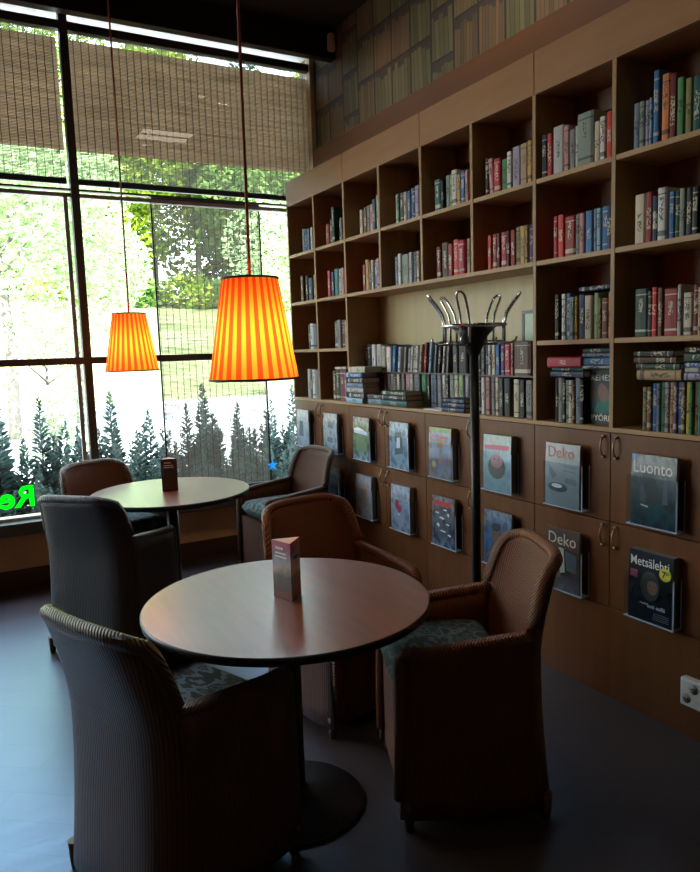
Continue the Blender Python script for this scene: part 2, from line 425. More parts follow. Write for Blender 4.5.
for k in range(4):
    BP('fascia_panel', MB().box(X0,2.468,EDGE[2*k+2]+.0015-(T if k == 3 else 0),EDGE[2*k]-.0015+(T if k == 0 else 0),2.695,2.882), M['fascia'])
BP('top_board', MB().box(2.468,2.72,EDGE[8],EDGE[0],2.695,2.715), M['case'], 0)

def handle_mesh(z0, z1, y, x):
    pts = []
    for k in range(13):
        a = k/12
        pts.append((x-.024*math.sin(PI*a)**.6, y, z0+(z1-z0)*a))
    m = MB(); m.tube(pts, .0036, 8)
    m.lathe([(.009,z0-.006),(.010,z0),(.006,z0+.006)], 10, x-.004, y); m.lathe([(.006,z1-.006),(.010,z1),(.009,z1+.006)], 10, x-.004, y)
    return m
pos_words = ['beside the window', 'second from the window', 'third from the window', 'farthest along from the window']
for k in range(4):
    ya, yb = EDGE[2*k], EDGE[2*k+2]; ym = EDGE[2*k+1]
    cb = thing('base_cabinet', 'brown wooden base cabinet with four doors under the bookcase, %s' % pos_words[k], 'cabinet', (X0,ym,0), group='base cabinets under the bookcase')
    m = MB(); m.box(2.472,2.735,yb+.001,yb+.018,.0,1.184); m.box(2.472,2.735,ya-.018,ya-.001,0,1.184); m.box(2.472,2.735,yb+.018,ya-.018,.40,.415); m.box(2.725,2.735,yb+.018,ya-.018,.415,1.184)
    m.box(2.472,2.70,ym-.009,ym+.009,.415,1.184); m.box(2.472,2.7,yb+.018,ya-.018,.79,.80)
    m.build('carcass', M['case'], cb, world=True)
    MB().box(2.451,2.471,yb+.001,ya-.001,0,.412).build('plinth_panel', M['door'], cb, world=True, bevel=.001)
    for (c0, c1, sgn) in ((ym+.0015, ya-.0015, 1), (yb+.0015, ym-.0015, -1)):
        for (z0, z1) in ((.7985,1.183), (.4155,.7955)):
            d = MB().box(X0,2.470,c0,c1,z0,z1).build('door', M['door'], cb, world=True, bevel=.0015, seg=1)
            hz1 = z1-.018
            handle_mesh(hz1-.088, hz1, ym+sgn*.034, X0).build('handle', M['brass'], d, world=True)

# ------------------------------------------------------------------ books
def book_mesh(t, h, d, with_pages=False):
    m = MB(); e = .0025; q = min(.006, t*.3)
    out = [(d,-t/2),(.007,-t/2),(.0015,-t*.36),(0,0),(.0015,t*.36),(.007,t/2),(d,t/2)]
    inn = [(d,t/2-e),(.008,t/2-e),(.008,-t/2+e),(d,-t/2+e)]
    m.prism(out+inn, 0, h)
    if not with_pages:
        m.mi = 1; m.box(.008,d-.005,-t/2+e,t/2-e,.003,h-.003)
    return m
def page_mesh(t, h, d):
    e = .0025; return MB().box(.008,d-.004,-t/2+e,t/2-e,.0035,h-.0035)
def make_book(y, t, h, color, tilt, z, x, d, label, group, lying=False, pages=False, rz=0):
    o = book_mesh(t, h, d, pages).build('book', [M['book'], M['pages']])
    if pages: page_mesh(t, h, d).build('pages', M['pages'], o)
    o.color = (*PAL[color], 1)
    o.location = (x, y, z)
    if lying:
        o.rotation_euler = (PI/2, 0, rz)
    elif tilt:
        a = math.radians(tilt); o.rotation_euler = (a, 0, 0)
        o.location.z = z + abs(math.sin(a))*t/2
    return tag(o, label, 'book', group)
BOOKS = [
(1,1,[(5.096,0.038,0.172,'grey blue'),(5.056,0.041,0.166,'navy'),(5.016,0.037,0.160,'blue'),(4.945,0.037,0.159,'cream')]),
(1,2,[(4.707,0.056,0.143,'dark red'),(4.649,0.030,0.171,'brown'),(4.609,0.039,0.246,'dark green'),(4.505,0.023,0.147,'black'),(4.480,0.026,0.152,'grey')]),
(1,3,[(4.211,0.042,0.155,'cream'),(4.169,0.041,0.164,'brown'),(4.128,0.040,0.169,'grey'),(4.085,0.045,0.167,'pink'),(4.043,0.037,0.189,'dark teal'),(4.001,0.034,0.209,'light grey')]),
(1,4,[(3.790,0.033,0.168,'light grey'),(3.764,0.020,0.168,'green'),(3.731,0.041,0.168,'charcoal'),(3.689,0.034,0.165,'cream'),(3.656,0.031,0.164,'blue'),(3.625,0.021,0.173,'grey blue'),(3.601,0.027,0.170,'navy'),(3.565,0.044,0.174,'lilac')]),
(2,1,[(5.148,0.043,0.196,'brown'),(5.055,0.038,0.186,'black'),(5.003,0.068,0.166,'navy'),(4.936,0.047,0.181,'tan')]),
(2,2,[(4.696,0.043,0.184,'crimson'),(4.649,0.040,0.172,'navy'),(4.597,0.060,0.188,'teal'),(4.537,0.038,0.181,'light grey'),(4.487,0.049,0.182,'pink')]),
(2,3,[(4.195,0.034,0.169,'dark red'),(4.148,0.041,0.196,'ochre'),(4.115,0.025,0.179,'brown'),(4.087,0.030,0.186,'cream'),(4.056,0.032,0.182,'blue'),(4.020,0.039,0.189,'pink')]),
(2,4,[(3.803,0.034,0.172,'grey blue'),(3.764,0.033,0.185,'white'),(3.732,0.033,0.173,'grey green'),(3.688,0.054,0.173,'grey green'),(3.644,0.034,0.179,'light grey'),(3.605,0.027,0.176,'grey blue'),(3.571,0.029,0.177,'cream')]),
(3,1,[(5.055,0.035,0.186,'charcoal'),(5.010,0.052,0.194,'white'),(4.954,0.061,0.189,'grey blue')]),
(3,2,[(4.620,0.046,0.191,'charcoal'),(4.570,0.054,0.199,'grey'),(4.513,0.059,0.196,'dark brown'),(4.468,0.032,0.191,'tan')]),
(4,1,[(5.094,0.054,0.226,'light grey'),(5.045,0.046,0.224,'charcoal'),(4.998,0.049,0.223,'white'),(4.943,0.061,0.220,'grey')]),
(4,2,[(4.678,0.047,0.215,'dark brown'),(4.623,0.061,0.223,'dark green'),(4.550,0.084,0.226,'maroon'),(4.491,0.035,0.221,'purple')]),
(1,5,[(3.364,0.060,0.167,'dark teal'),(3.323,0.023,0.152,'black'),(3.280,0.036,0.171,'grey green'),(3.252,0.019,0.171,'light green'),(3.218,0.049,0.185,'white'),(3.178,0.033,0.154,'ochre'),(3.142,0.038,0.160,'blue'),(3.109,0.028,0.161,'pink')]),
(1,6,[(2.954,0.022,0.184,'black'),(2.910,0.036,0.173,'pink',-4),(2.866,0.052,0.160,'crimson'),(2.819,0.042,0.147,'green'),(2.781,0.034,0.173,'white'),(2.736,0.057,0.186,'lilac'),(2.683,0.049,0.187,'tan'),(2.639,0.031,0.188,'ochre')]),
(2,5,[(3.365,0.040,0.171,'maroon'),(3.314,0.061,0.187,'dark brown'),(3.258,0.042,0.174,'dark red'),(3.213,0.047,0.190,'red'),(3.159,0.061,0.177,'crimson'),(3.097,0.027,0.179,'tan')]),
(2,6,[(2.931,0.030,0.170,'red'),(2.894,0.033,0.170,'dark red'),(2.864,0.024,0.169,'maroon'),(2.828,0.043,0.170,'crimson'),(2.793,0.023,0.170,'maroon'),(2.764,0.035,0.171,'dark red'),(2.727,0.033,0.180,'olive'),(2.691,0.038,0.179,'ochre'),(2.661,0.020,0.177,'tan'),(2.638,0.026,0.176,'purple')]),
(1,7,[(2.549,0.036,0.189,'black'),(2.515,0.032,0.187,'crimson'),(2.462,0.067,0.205,'light grey'),(2.412,0.032,0.194,'pink'),(2.378,0.036,0.167,'grey'),(2.352,0.014,0.175,'white'),(2.300,0.090,0.215,'grey green'),(2.238,0.031,0.162,'cream'),(2.207,0.032,0.173,'white'),(2.176,0.029,0.185,'red')]),
(1,8,[(2.039,0.029,0.174,'grey blue'),(2.010,0.028,0.173,'grey green'),(1.987,0.019,0.170,'lilac'),(1.970,0.015,0.176,'light blue'),(1.949,0.030,0.268,'blue'),(1.908,0.038,0.243,'orange'),(1.873,0.031,0.231,'maroon'),(1.839,0.033,0.207,'green'),(1.807,0.031,0.194,'olive'),(1.771,0.036,0.193,'dark teal'),(1.736,0.034,0.201,'grey'),(1.704,0.028,0.196,'red')]),
(2,7,[(2.476,0.025,0.185,'crimson'),(2.444,0.039,0.187,'red'),(2.392,0.065,0.171,'dark red'),(2.346,0.022,0.173,'grey'),(2.319,0.032,0.173,'pink'),(2.280,0.044,0.177,'blue'),(2.249,0.019,0.179,'grey blue'),(2.227,0.025,0.177,'light blue'),(2.196,0.034,0.179,'blue'),(2.167,0.024,0.178,'navy')]),
(2,8,[(2.018,0.052,0.192,'cream'),(1.976,0.033,0.193,'dark red'),(1.946,0.024,0.172,'navy'),(1.914,0.041,0.197,'white'),(1.876,0.025,0.175,'blue'),(1.851,0.020,0.171,'dark green'),(1.828,0.027,0.178,'grey green'),(1.802,0.025,0.175,'charcoal'),(1.772,0.028,0.171,'black'),(1.743,0.026,0.169,'grey'),(1.716,0.025,0.167,'brown')]),
(3,7,[(2.462,0.026,0.205,'black'),(2.424,0.028,0.205,'white'),(2.398,0.023,0.205,'blue'),(2.371,0.031,0.187,'grey green'),(2.347,0.016,0.188,'ochre'),(2.320,0.038,0.193,'navy'),(2.279,0.042,0.187,'cream'),(2.240,0.029,0.194,'light green'),(2.217,0.015,0.170,'tan'),(2.191,0.034,0.170,'brown'),(2.162,0.024,0.190,'orange')]),
(3,8,[(2.007,0.066,0.191,'dark green'),(1.963,0.019,0.178,'charcoal'),(1.940,0.026,0.192,'red'),(1.915,0.023,0.187,'brown'),(1.869,0.069,0.180,'dark red'),(1.826,0.018,0.192,'light grey'),(1.794,0.041,0.159,'cream'),(1.763,0.023,0.186,'maroon'),(1.737,0.025,0.175,'tan'),(1.711,0.027,0.177,'navy')]),
(4,7,[(2.466,0.022,0.203,'black'),(2.437,0.035,0.205,'grey'),(2.409,0.021,0.202,'charcoal'),(2.385,0.028,0.194,'grey green'),(2.357,0.029,0.195,'white'),(2.334,0.015,0.195,'brown'),(2.305,0.042,0.206,'grey blue'),(2.270,0.027,0.196,'black')]),
(4,8,[(1.978,0.022,0.175,'olive'),(1.955,0.024,0.176,'brown'),(1.934,0.019,0.190,'blue'),(1.915,0.018,0.190,'grey blue'),(1.897,0.019,0.195,'green'),(1.876,0.023,0.198,'lilac'),(1.854,0.016,0.198,'ochre'),(1.837,0.018,0.199,'purple'),(1.821,0.015,0.199,'blue'),(1.803,0.019,0.199,'brown'),(1.785,0.016,0.200,'yellow'),(1.768,0.017,0.200,'green'),(1.752,0.015,0.201,'tan'),(1.735,0.019,0.201,'teal'),(1.715,0.019,0.203,'navy'),(1.699,0.018,0.204,'red')]),
]
ROWN = {1:'top', 2:'second', 3:'third', 4:'bottom'}
BAYN = {1:'the bay beside the window', 2:'second bay from the window', 3:'third bay from the window', 4:'fourth bay from the window',
        5:'fifth bay from the window', 6:'sixth bay from the window', 7:'seventh bay from the window', 8:'eighth bay from the window'}
def article_colour(c): return c
rnd = random.Random(5)
for r, bay, L in BOOKS:
    zb = (SZ[r]+T if r < 4 else TOPZ)+.0005
    prev = None
    if (r, bay) == (4, 7): L = [(2.477-(2.477-q[0])*.8, q[1]*.8, q[2], q[3]) for q in L]
    for i, q in enumerate(L):
        y, t, h, c = q[:4]; tilt = q[4] if len(q) > 4 else 0
        th = max(t-.0015, .012)
        if prev is not None and y+th/2 > prev-.0005:      # keep neighbours from touching
            th = max(.010, min(th, 2*(prev-.0008-y)))
        hi = EDGE[bay-1]-T-.001; lo = EDGE[bay]+T+.001
        if y+th/2 > hi: y = hi-th/2
        if y-th/2 < lo: y = lo+th/2
        prev = y-th/2
        size = 'thick' if th > .042 else ('slim' if th < .022 else 'medium')
        last = '' if i < len(L)-1 else ''
        lab = '%s %s book, %s from window end, %s shelf, %s' % (size, c, ORD[i], ROWN[r], BAYN[bay].replace(' from the window','').replace('the bay beside the window','first bay'))
        make_book(y, th, h, c, tilt, zb, X0+.010+rnd.random()*.012, .115 if (r, bay) == (4, 7) else .135+rnd.random()*.03, lab, 'books in the %s row, %s' % (ROWN[r], BAYN[bay]), pages=(r == 4))
NICHE_UP = [(4.374, 0.041, 0.181, 'black', 0, 2.562), (4.329, 0.046, 0.187, 'charcoal', 0, 2.562), (4.272, 0.053, 0.185, 'white', 0, 2.562), (4.209, 0.067, 0.184, 'light grey', 0, 2.562), (4.14, 0.044, 0.17, 'cream', 0, 2.562), (4.084, 0.057, 0.166, 'white', 0, 2.562), (4.022, 0.053, 0.173, 'blue', 7, 2.562), (3.956, 0.047, 0.16, 'white', 7, 2.562), (3.896, 0.041, 0.159, 'grey', 7, 2.562), (3.84, 0.042, 0.151, 'light grey', 7, 2.562), (3.812, 0.044, 0.161, 'light grey', 7, 2.562), (3.783, 0.039, 0.156, 'cream', 7, 2.562), (3.757, 0.042, 0.166, 'white', 7, 2.562), (3.714, 0.034, 0.171, 'cream', 7, 2.562), (3.671, 0.036, 0.183, 'dark red', 7, 2.562), (3.62, 0.039, 0.182, 'light blue', 7, 2.562), (3.569, 0.035, 0.18, 'grey', 7, 2.562), (3.522, 0.034, 0.185, 'black', 7, 2.562), (3.48, 0.033, 0.184, 'white', 7, 2.562), (3.439, 0.033, 0.183, 'grey', 7, 2.562), (3.364, 0.052, 0.182, 'charcoal', 0, 2.562), (3.293, 0.08, 0.18, 'black', 0, 2.562), (3.096, 0.04, 0.178, 'dark brown', 0, 2.478), (3.049, 0.037, 0.177, 'charcoal', 0, 2.478), (3.009, 0.028, 0.181, 'grey', 0, 2.478), (2.982, 0.022, 0.175, 'navy', 0, 2.478), (2.958, 0.022, 0.174, 'white', 0, 2.478), (2.929, 0.03, 0.168, 'cream', 0, 2.478), (2.896, 0.032, 0.156, 'blue', 0, 2.478), (2.862, 0.029, 0.161, 'purple', 0, 2.478), (2.824, 0.045, 0.171, 'crimson', 0, 2.478), (2.788, 0.02, 0.17, 'pink', 0, 2.478), (2.714, 0.121, 0.168, 'dark brown', 0, 2.478)]
NICHE_LOW = [(4.163, 0.031, 0.198, 'black', 0, 2.562), (4.128, 0.033, 0.198, 'dark brown', 0, 2.562), (4.087, 0.045, 0.198, 'grey', 0, 2.562), (4.045, 0.034, 0.198, 'light grey', 0, 2.562), (4.008, 0.034, 0.198, 'charcoal', 0, 2.562), (3.97, 0.038, 0.198, 'cream', 0, 2.562), (3.912, 0.039, 0.198, 'grey', 0, 2.562), (3.862, 0.046, 0.198, 'pink', 0, 2.562), (3.816, 0.042, 0.198, 'light grey', 0, 2.562), (3.759, 0.062, 0.198, 'grey', 0, 2.562), (3.681, 0.055, 0.198, 'green', 0, 2.562), (3.629, 0.031, 0.198, 'black', 0, 2.562), (3.593, 0.031, 0.198, 'grey blue', 0, 2.562), (3.56, 0.031, 0.198, 'grey blue', 0, 2.562), (3.517, 0.046, 0.198, 'grey', 0, 2.562), (3.476, 0.03, 0.198, 'white', 0, 2.562), (3.443, 0.029, 0.198, 'charcoal', 0, 2.562), (3.401, 0.046, 0.198, 'grey green', 0, 2.562), (3.355, 0.04, 0.198, 'cream', 0, 2.562), (3.309, 0.046, 0.198, 'light green', 0, 2.562), (3.258, 0.04, 0.198, 'lilac', 0, 2.562), (3.1, 0.04, 0.198, 'charcoal', 0, 2.478), (3.052, 0.038, 0.198, 'black', 0, 2.478), (3.011, 0.032, 0.196, 'white', 0, 2.478), (2.973, 0.036, 0.197, 'pink', 0, 2.478), (2.938, 0.031, 0.198, 'grey', 0, 2.478), (2.904, 0.03, 0.198, 'cream', 0, 2.478), (2.869, 0.035, 0.196, 'charcoal', 0, 2.478), (2.822, 0.052, 0.194, 'black', 0, 2.478), (2.761, 0.048, 0.19, 'cream', 0, 2.478), (2.717, 0.037, 0.189, 'black', 0, 2.478), (2.67, 0.051, 0.187, 'grey', 0, 2.478)]
def niche_row(L, zb, rown, group, x):
    L = sorted(L, key=lambda q: -q[0]); prev = 9
    for i, q in enumerate(L):
        y, t, h, c, tilt, x = q
        th = max(t-.003, .012)
        if tilt: th = max(.012, th*.62)
        make_book(y, th, h, c, tilt, zb, x+rnd.random()*.008, .135, '%s %sbook, %s from window end in %s row of the niche' % (c, 'leaning ' if tilt else 'upright ', ORD[i], rown), group, pages=True)
niche_row(NICHE_UP, 1.4155, 'upper', 'books in the upper row of the open niche', 2.482)
niche_row(NICHE_LOW, TOPZ+.0005, 'lower', 'books in the lower row of the open niche', 2.478)

# lying books and piles: (y centre, width along y, x front, depth, [(thickness, colour, dy)...] bottom first)
def pile(y, zb, x, items, where, group):
    z = zb
    for i, (t, c, w, d, dx, dy, rz) in enumerate(items):
        o = book_mesh(t-.0008, w, d, True).build('book', [M['book'], M['pages']])
        page_mesh(t-.0008, w, d).build('pages', M['pages'], o)
        o.color = (*PAL[c], 1); o.rotation_euler = (PI/2, 0, rz); o.location = (x+dx, y+dy+w/2, z+t/2)
        pos = 'lowest' if i == 0 else ('topmost' if i == len(items)-1 else ORD[i]+' from bottom')
        tag(o, '%s book lying flat, %s %s' % (c, pos if len(items) > 1 else '', where) if len(items) > 1 else '%s book lying flat %s' % (c, where), 'book', group)
        z += t
    return z
pile(4.283, TOPZ+.001, 2.418, [(.036,'light blue',.215,.135,0,.015,.02),(.036,'charcoal',.225,.135,.004,-.01,-.02),(.034,'light grey',.215,.135,-.004,0,.03),(.032,'grey blue',.22,.125,.004,.01,0),(.036,'charcoal',.222,.135,0,-.005,-.03),(.034,'blue',.22,.125,-.006,.010,.02),(.040,'cream',.22,.135,.004,-.03,-.02)],
     'of tall pile in open niche', 'pile of lying books nearest the window in the niche')
pile(4.07, TOPZ+.001, 2.436, [(.038,'grey blue',.17,.125,0,-.01,0),(.030,'charcoal',.17,.125,0,0,.02)], 'of small pile beside the tall pile', 'small pile beside the tall pile')
pile(3.83, TOPZ+.001, 2.436, [(.040,'dark teal',.30,.135,0,.0,.0),(.030,'black',.30,.135,-.003,.01,.02),(.026,'dark green',.29,.125,.003,0,-.02)], 'of pile with brown page edges, in open niche', 'pile of lying books in the middle of the niche')
pile(3.215, TOPZ+.001, 2.434, [(.026,'navy',.20,.115,0,0,0),(.026,'navy',.20,.112,.004,.004,.015),(.024,'navy',.20,.115,-.002,-.003,-.01)], 'of three navy books behind coat rack', 'three navy books lying behind the coat rack')
o = MB().box(0,.105,-.085,.085,0,.006).build('paper_sheaf', M['paper'], loc=(2.44,3.42,TOPZ+.0005)); tag(o, 'thin white sheaf of papers lying on niche edge beside navy books', 'papers')
pile(4.55, TOPZ+.2275, 2.455, [(.018,'cream',.16,.15,0,0,0)], 'on top of the bottom row books, second bay', 'books lying on top of rows')
pile(2.25, SZ[3]+T+.207, 2.47, [(.020,'navy',.17,.14,0,0,0)], 'across the third row books of the seventh bay', 'books lying on top of rows')
pile(2.395, TOPZ+.2085, 2.455, [(.028,'navy',.20,.125,0,0,0),(.016,'dark teal',.185,.12,.004,0,.01),(.048,'crimson',.205,.125,-.006,.01,-.01)], 'on bottom row, seventh bay', 'lying books in bottom row of seventh bay')
pile(2.226, TOPZ+.248, 2.455, [(.014,'light grey',.155,.15,0,0,0),(.036,'blue',.15,.15,.003,0,0),(.020,'grey blue',.15,.15,0,0,.01),(.018,'dark teal',.15,.15,.004,0,0)], 'above face-out thriller in seventh bay', 'lying books above the face-out book')
pile(1.905, TOPZ+.2055, 2.452, [(.042,'tan',.20,.16,-.004,.0,.02),(.024,'dark green',.20,.16,.004,.01,0),(.026,'dark brown',.195,.15,-.002,.02,.015),(.024,'black',.185,.15,.004,.03,-.02)], 'of first lying pile, bottom row, eighth bay', 'first lying pile in bottom row of eighth bay')
pile(1.742, TOPZ+.2075, 2.455, [(.030,'lilac',.105,.15,0,0,0),(.020,'light grey',.10,.15,.003,0,0),(.018,'blue',.10,.15,0,0,0),(.036,'dark green',.105,.15,-.003,0,0),(.022,'black',.105,.15,.002,0,0)], 'of second lying pile, bottom row, eighth bay', 'second lying pile in bottom row of eighth bay')

def letters(txt, size, mat, parent, origin, xdir, zdir, name='lettering', bold=0, xs=1.0, align='LEFT', label=None):
    """flat lettering; origin, xdir, zdir in the parent's local frame"""
    me = text_mesh(txt, size, bold, xs, align=align); me.materials.append(mat)
    x = Vector(xdir).normalized(); z = Vector(zdir).normalized(); n = x.cross(z)
    mt = Matrix(((x.x,z.x,n.x,origin[0]),(x.y,z.y,n.y,origin[1]),(x.z,z.z,n.z,origin[2]),(0,0,0,1)))
    me.transform(mt)
    o = link(name, me, parent)
    if label: o['label'] = label
    return o
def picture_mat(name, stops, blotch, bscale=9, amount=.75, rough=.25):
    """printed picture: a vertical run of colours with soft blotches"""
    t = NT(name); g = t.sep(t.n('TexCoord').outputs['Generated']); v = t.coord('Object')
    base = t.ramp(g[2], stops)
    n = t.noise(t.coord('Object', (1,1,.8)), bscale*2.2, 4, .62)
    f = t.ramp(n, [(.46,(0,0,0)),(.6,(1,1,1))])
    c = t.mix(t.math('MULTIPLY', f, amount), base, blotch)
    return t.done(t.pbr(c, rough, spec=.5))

# face-out thriller
M['thriller'] = picture_mat('thriller_cover', [(0,(.015,.03,.03)),(.3,(.02,.14,.13)),(.55,(.10,.09,.09)),(.85,(.02,.05,.05)),(1,(.01,.05,.05))], (.006,.012,.016), 5, .75, .6)
tb = MB().box(0,.03,-.070,.070,0,.243).build('book', [M['thriller'], M['pages']], loc=(2.50,2.224,TOPZ+.001))
tag(tb, 'green and black thriller standing face out on bottom shelf, seventh bay', 'book', 'books in the bottom row, seventh bay from the window')
letters('REMES', .036, M['paper'], tb, (-.001,.066,.195), (0,-1,0), (0,0,1), bold=.008, xs=1.12)
letters('PYÖRRE', .036, M['paper'], tb, (-.001,.066,.018), (0,-1,0), (0,0,1), bold=.008, xs=1.05)
MB().poly([(-.0006, .03*math.cos(a)-.005+.012*math.sin(a), .135+.048*math.sin(a)) for a in [2*PI*k/14 for k in range(14)]]).build('cover_figure', simple('thriller_figure', (.22,.13,.11), .6), tb)
MB().poly([(-.0007,y,z) for y,z in ((.045,.06),(.0,.05),(-.05,.075),(-.06,.115),(-.015,.105),(.03,.10))]).build('cover_shape', simple('thriller_green', (.01,.17,.14), .6), tb)

# small framed picture in the niche
fp = thing('picture_frame', 'dark-framed green picture standing behind the niche books beside the seventh bay', 'picture frame', (2.645,2.82,1.4158))
b = MB(); b.box(0,.012,-.07,.07,0,.016); b.box(0,.012,-.07,.07,.309,.325); b.box(0,.012,-.07,-.056,.016,.309); b.box(0,.012,.056,.07,.016,.309)
b.build('frame', M['black'], fp); MB().box(.004,.010,-.056,.056,.016,.309).build('picture', simple('green_picture', (.25,.42,.28), .25), fp)

# ------------------------------------------------------------------ magazines and their holders
def holder_at(y, z, label):
    t = thing('magazine_holder', label, 'magazine holder', (X0,y,z), group='clear magazine holders on the cabinet doors')
    W, Hh, D = .118, .20, .052
    MB().box(-.003,-.0005,-W,W,-.002,.255).build('back_plate', M['acrylic'], t)
    b = MB(); b.box(-D,-D+.0025,-W,W,0,Hh); b.box(-D,-.003,-W,-W+.0025,0,Hh); b.box(-D,-.003,W-.0025,W,0,Hh)
    b.build('front_pocket', M['acrylic'], t)
    b = MB(); b.box(-D-.001,-.003,-W,W,-.004,0); b.box(-D-.001,-D+.003,-W-.001,-W+.002,0,Hh); b.box(-.006,-.003,-W-.001,-W+.002,0,Hh)
    b.build('polished_edge', M['edge'], t)
    return t
COV = {
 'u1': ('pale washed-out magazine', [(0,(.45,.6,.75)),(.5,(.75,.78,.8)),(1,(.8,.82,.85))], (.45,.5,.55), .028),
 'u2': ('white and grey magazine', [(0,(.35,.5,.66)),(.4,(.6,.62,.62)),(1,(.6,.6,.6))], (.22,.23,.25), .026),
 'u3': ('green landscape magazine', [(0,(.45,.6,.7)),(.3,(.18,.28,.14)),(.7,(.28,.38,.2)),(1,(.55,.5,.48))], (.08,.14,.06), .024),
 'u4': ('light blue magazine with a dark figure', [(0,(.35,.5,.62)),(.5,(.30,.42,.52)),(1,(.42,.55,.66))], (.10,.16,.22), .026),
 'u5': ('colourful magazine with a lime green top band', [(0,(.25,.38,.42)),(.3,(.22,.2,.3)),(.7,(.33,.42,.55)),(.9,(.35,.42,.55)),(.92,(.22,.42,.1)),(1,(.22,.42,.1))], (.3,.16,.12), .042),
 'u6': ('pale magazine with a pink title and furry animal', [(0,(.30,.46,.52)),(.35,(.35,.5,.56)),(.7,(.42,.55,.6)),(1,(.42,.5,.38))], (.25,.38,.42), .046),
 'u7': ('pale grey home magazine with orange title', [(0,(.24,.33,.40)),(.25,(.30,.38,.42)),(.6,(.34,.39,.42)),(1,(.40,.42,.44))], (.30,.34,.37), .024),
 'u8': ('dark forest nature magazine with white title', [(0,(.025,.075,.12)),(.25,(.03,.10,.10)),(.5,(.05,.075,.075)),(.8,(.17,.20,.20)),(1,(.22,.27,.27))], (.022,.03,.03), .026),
 'l1': ('blue magazine', [(0,(.2,.35,.55)),(1,(.4,.5,.6))], (.1,.2,.35), .024),
 'l2': ('dark blue and grey magazine', [(0,(.2,.32,.45)),(.5,(.08,.10,.14)),(1,(.3,.34,.38))], (.03,.04,.06), .028),
 'l3': ('grey magazine with a faded brown picture', [(0,(.40,.40,.40)),(.4,(.30,.28,.26)),(1,(.34,.40,.46))], (.30,.20,.14), .036),
 'l4': ('pale blue magazine with a red flower', [(0,(.42,.48,.56)),(.5,(.36,.44,.54)),(1,(.5,.58,.66))], (.16,.2,.26), .040),
 'l5': ('speckled dark and white magazine with red title', [(0,(.22,.30,.42)),(.25,(.14,.15,.18)),(.75,(.20,.20,.22)),(1,(.30,.30,.31))], (.03,.03,.035), .026),
 'l6': ('blue magazine with a portrait of a man', [(0,(.05,.12,.26)),(.3,(.08,.18,.36)),(.7,(.10,.18,.30)),(1,(.25,.32,.40))], (.05,.08,.14), .026),
 'l7': ('dark brown home magazine with white title', [(0,(.16,.20,.25)),(.3,(.07,.05,.045)),(.7,(.08,.055,.045)),(1,(.10,.085,.075))], (.14,.09,.06), .022),
 'l8': ('thick black magazine with white title and yellow price dot', [(0,(.012,.022,.045)),(.4,(.010,.014,.020)),(.8,(.014,.018,.026)),(1,(.02,.035,.06))], (.02,.022,.022), .048),
}
M['ink_orange'] = simple('orange_ink', (.50,.16,.08), .4); M['ink_pink'] = simple('pink_ink', (.62,.12,.22), .4); M['ink_red'] = simple('red_ink', (.45,.03,.03), .4)
M['ink_white'] = simple('white_ink', (.86,.87,.88), .4); M['ink_cream'] = simple('cream_ink', (.62,.58,.50), .4); M['ink_dark'] = simple('dark_ink', (.02,.025,.03), .4)
M['ink_yellow'] = simple('yellow_ink', (.75,.74,.05), .4); M['skin_print'] = simple('portrait_print', (.26,.15,.10), .4); M['ink_blue'] = simple('blue_ink', (.10,.26,.62), .4)
M['ink_grey'] = simple('grey_ink', (.18,.22,.25), .4); M['ink_slate'] = simple('slate_ink', (.09,.12,.15), .4)
def shape(parent, pts, mat, name='cover_picture', lift=.0006, fx=None):
    P = [(fx(z)-lift if fx else -lift, y, z) for y, z in pts]
    return MB().poly(P).build(name, mat, parent)
def oval(cy, cz, ry, rz, n=16): return [(cy+ry*math.cos(2*PI*k/n), cz+rz*math.sin(2*PI*k/n)) for k in range(n)]
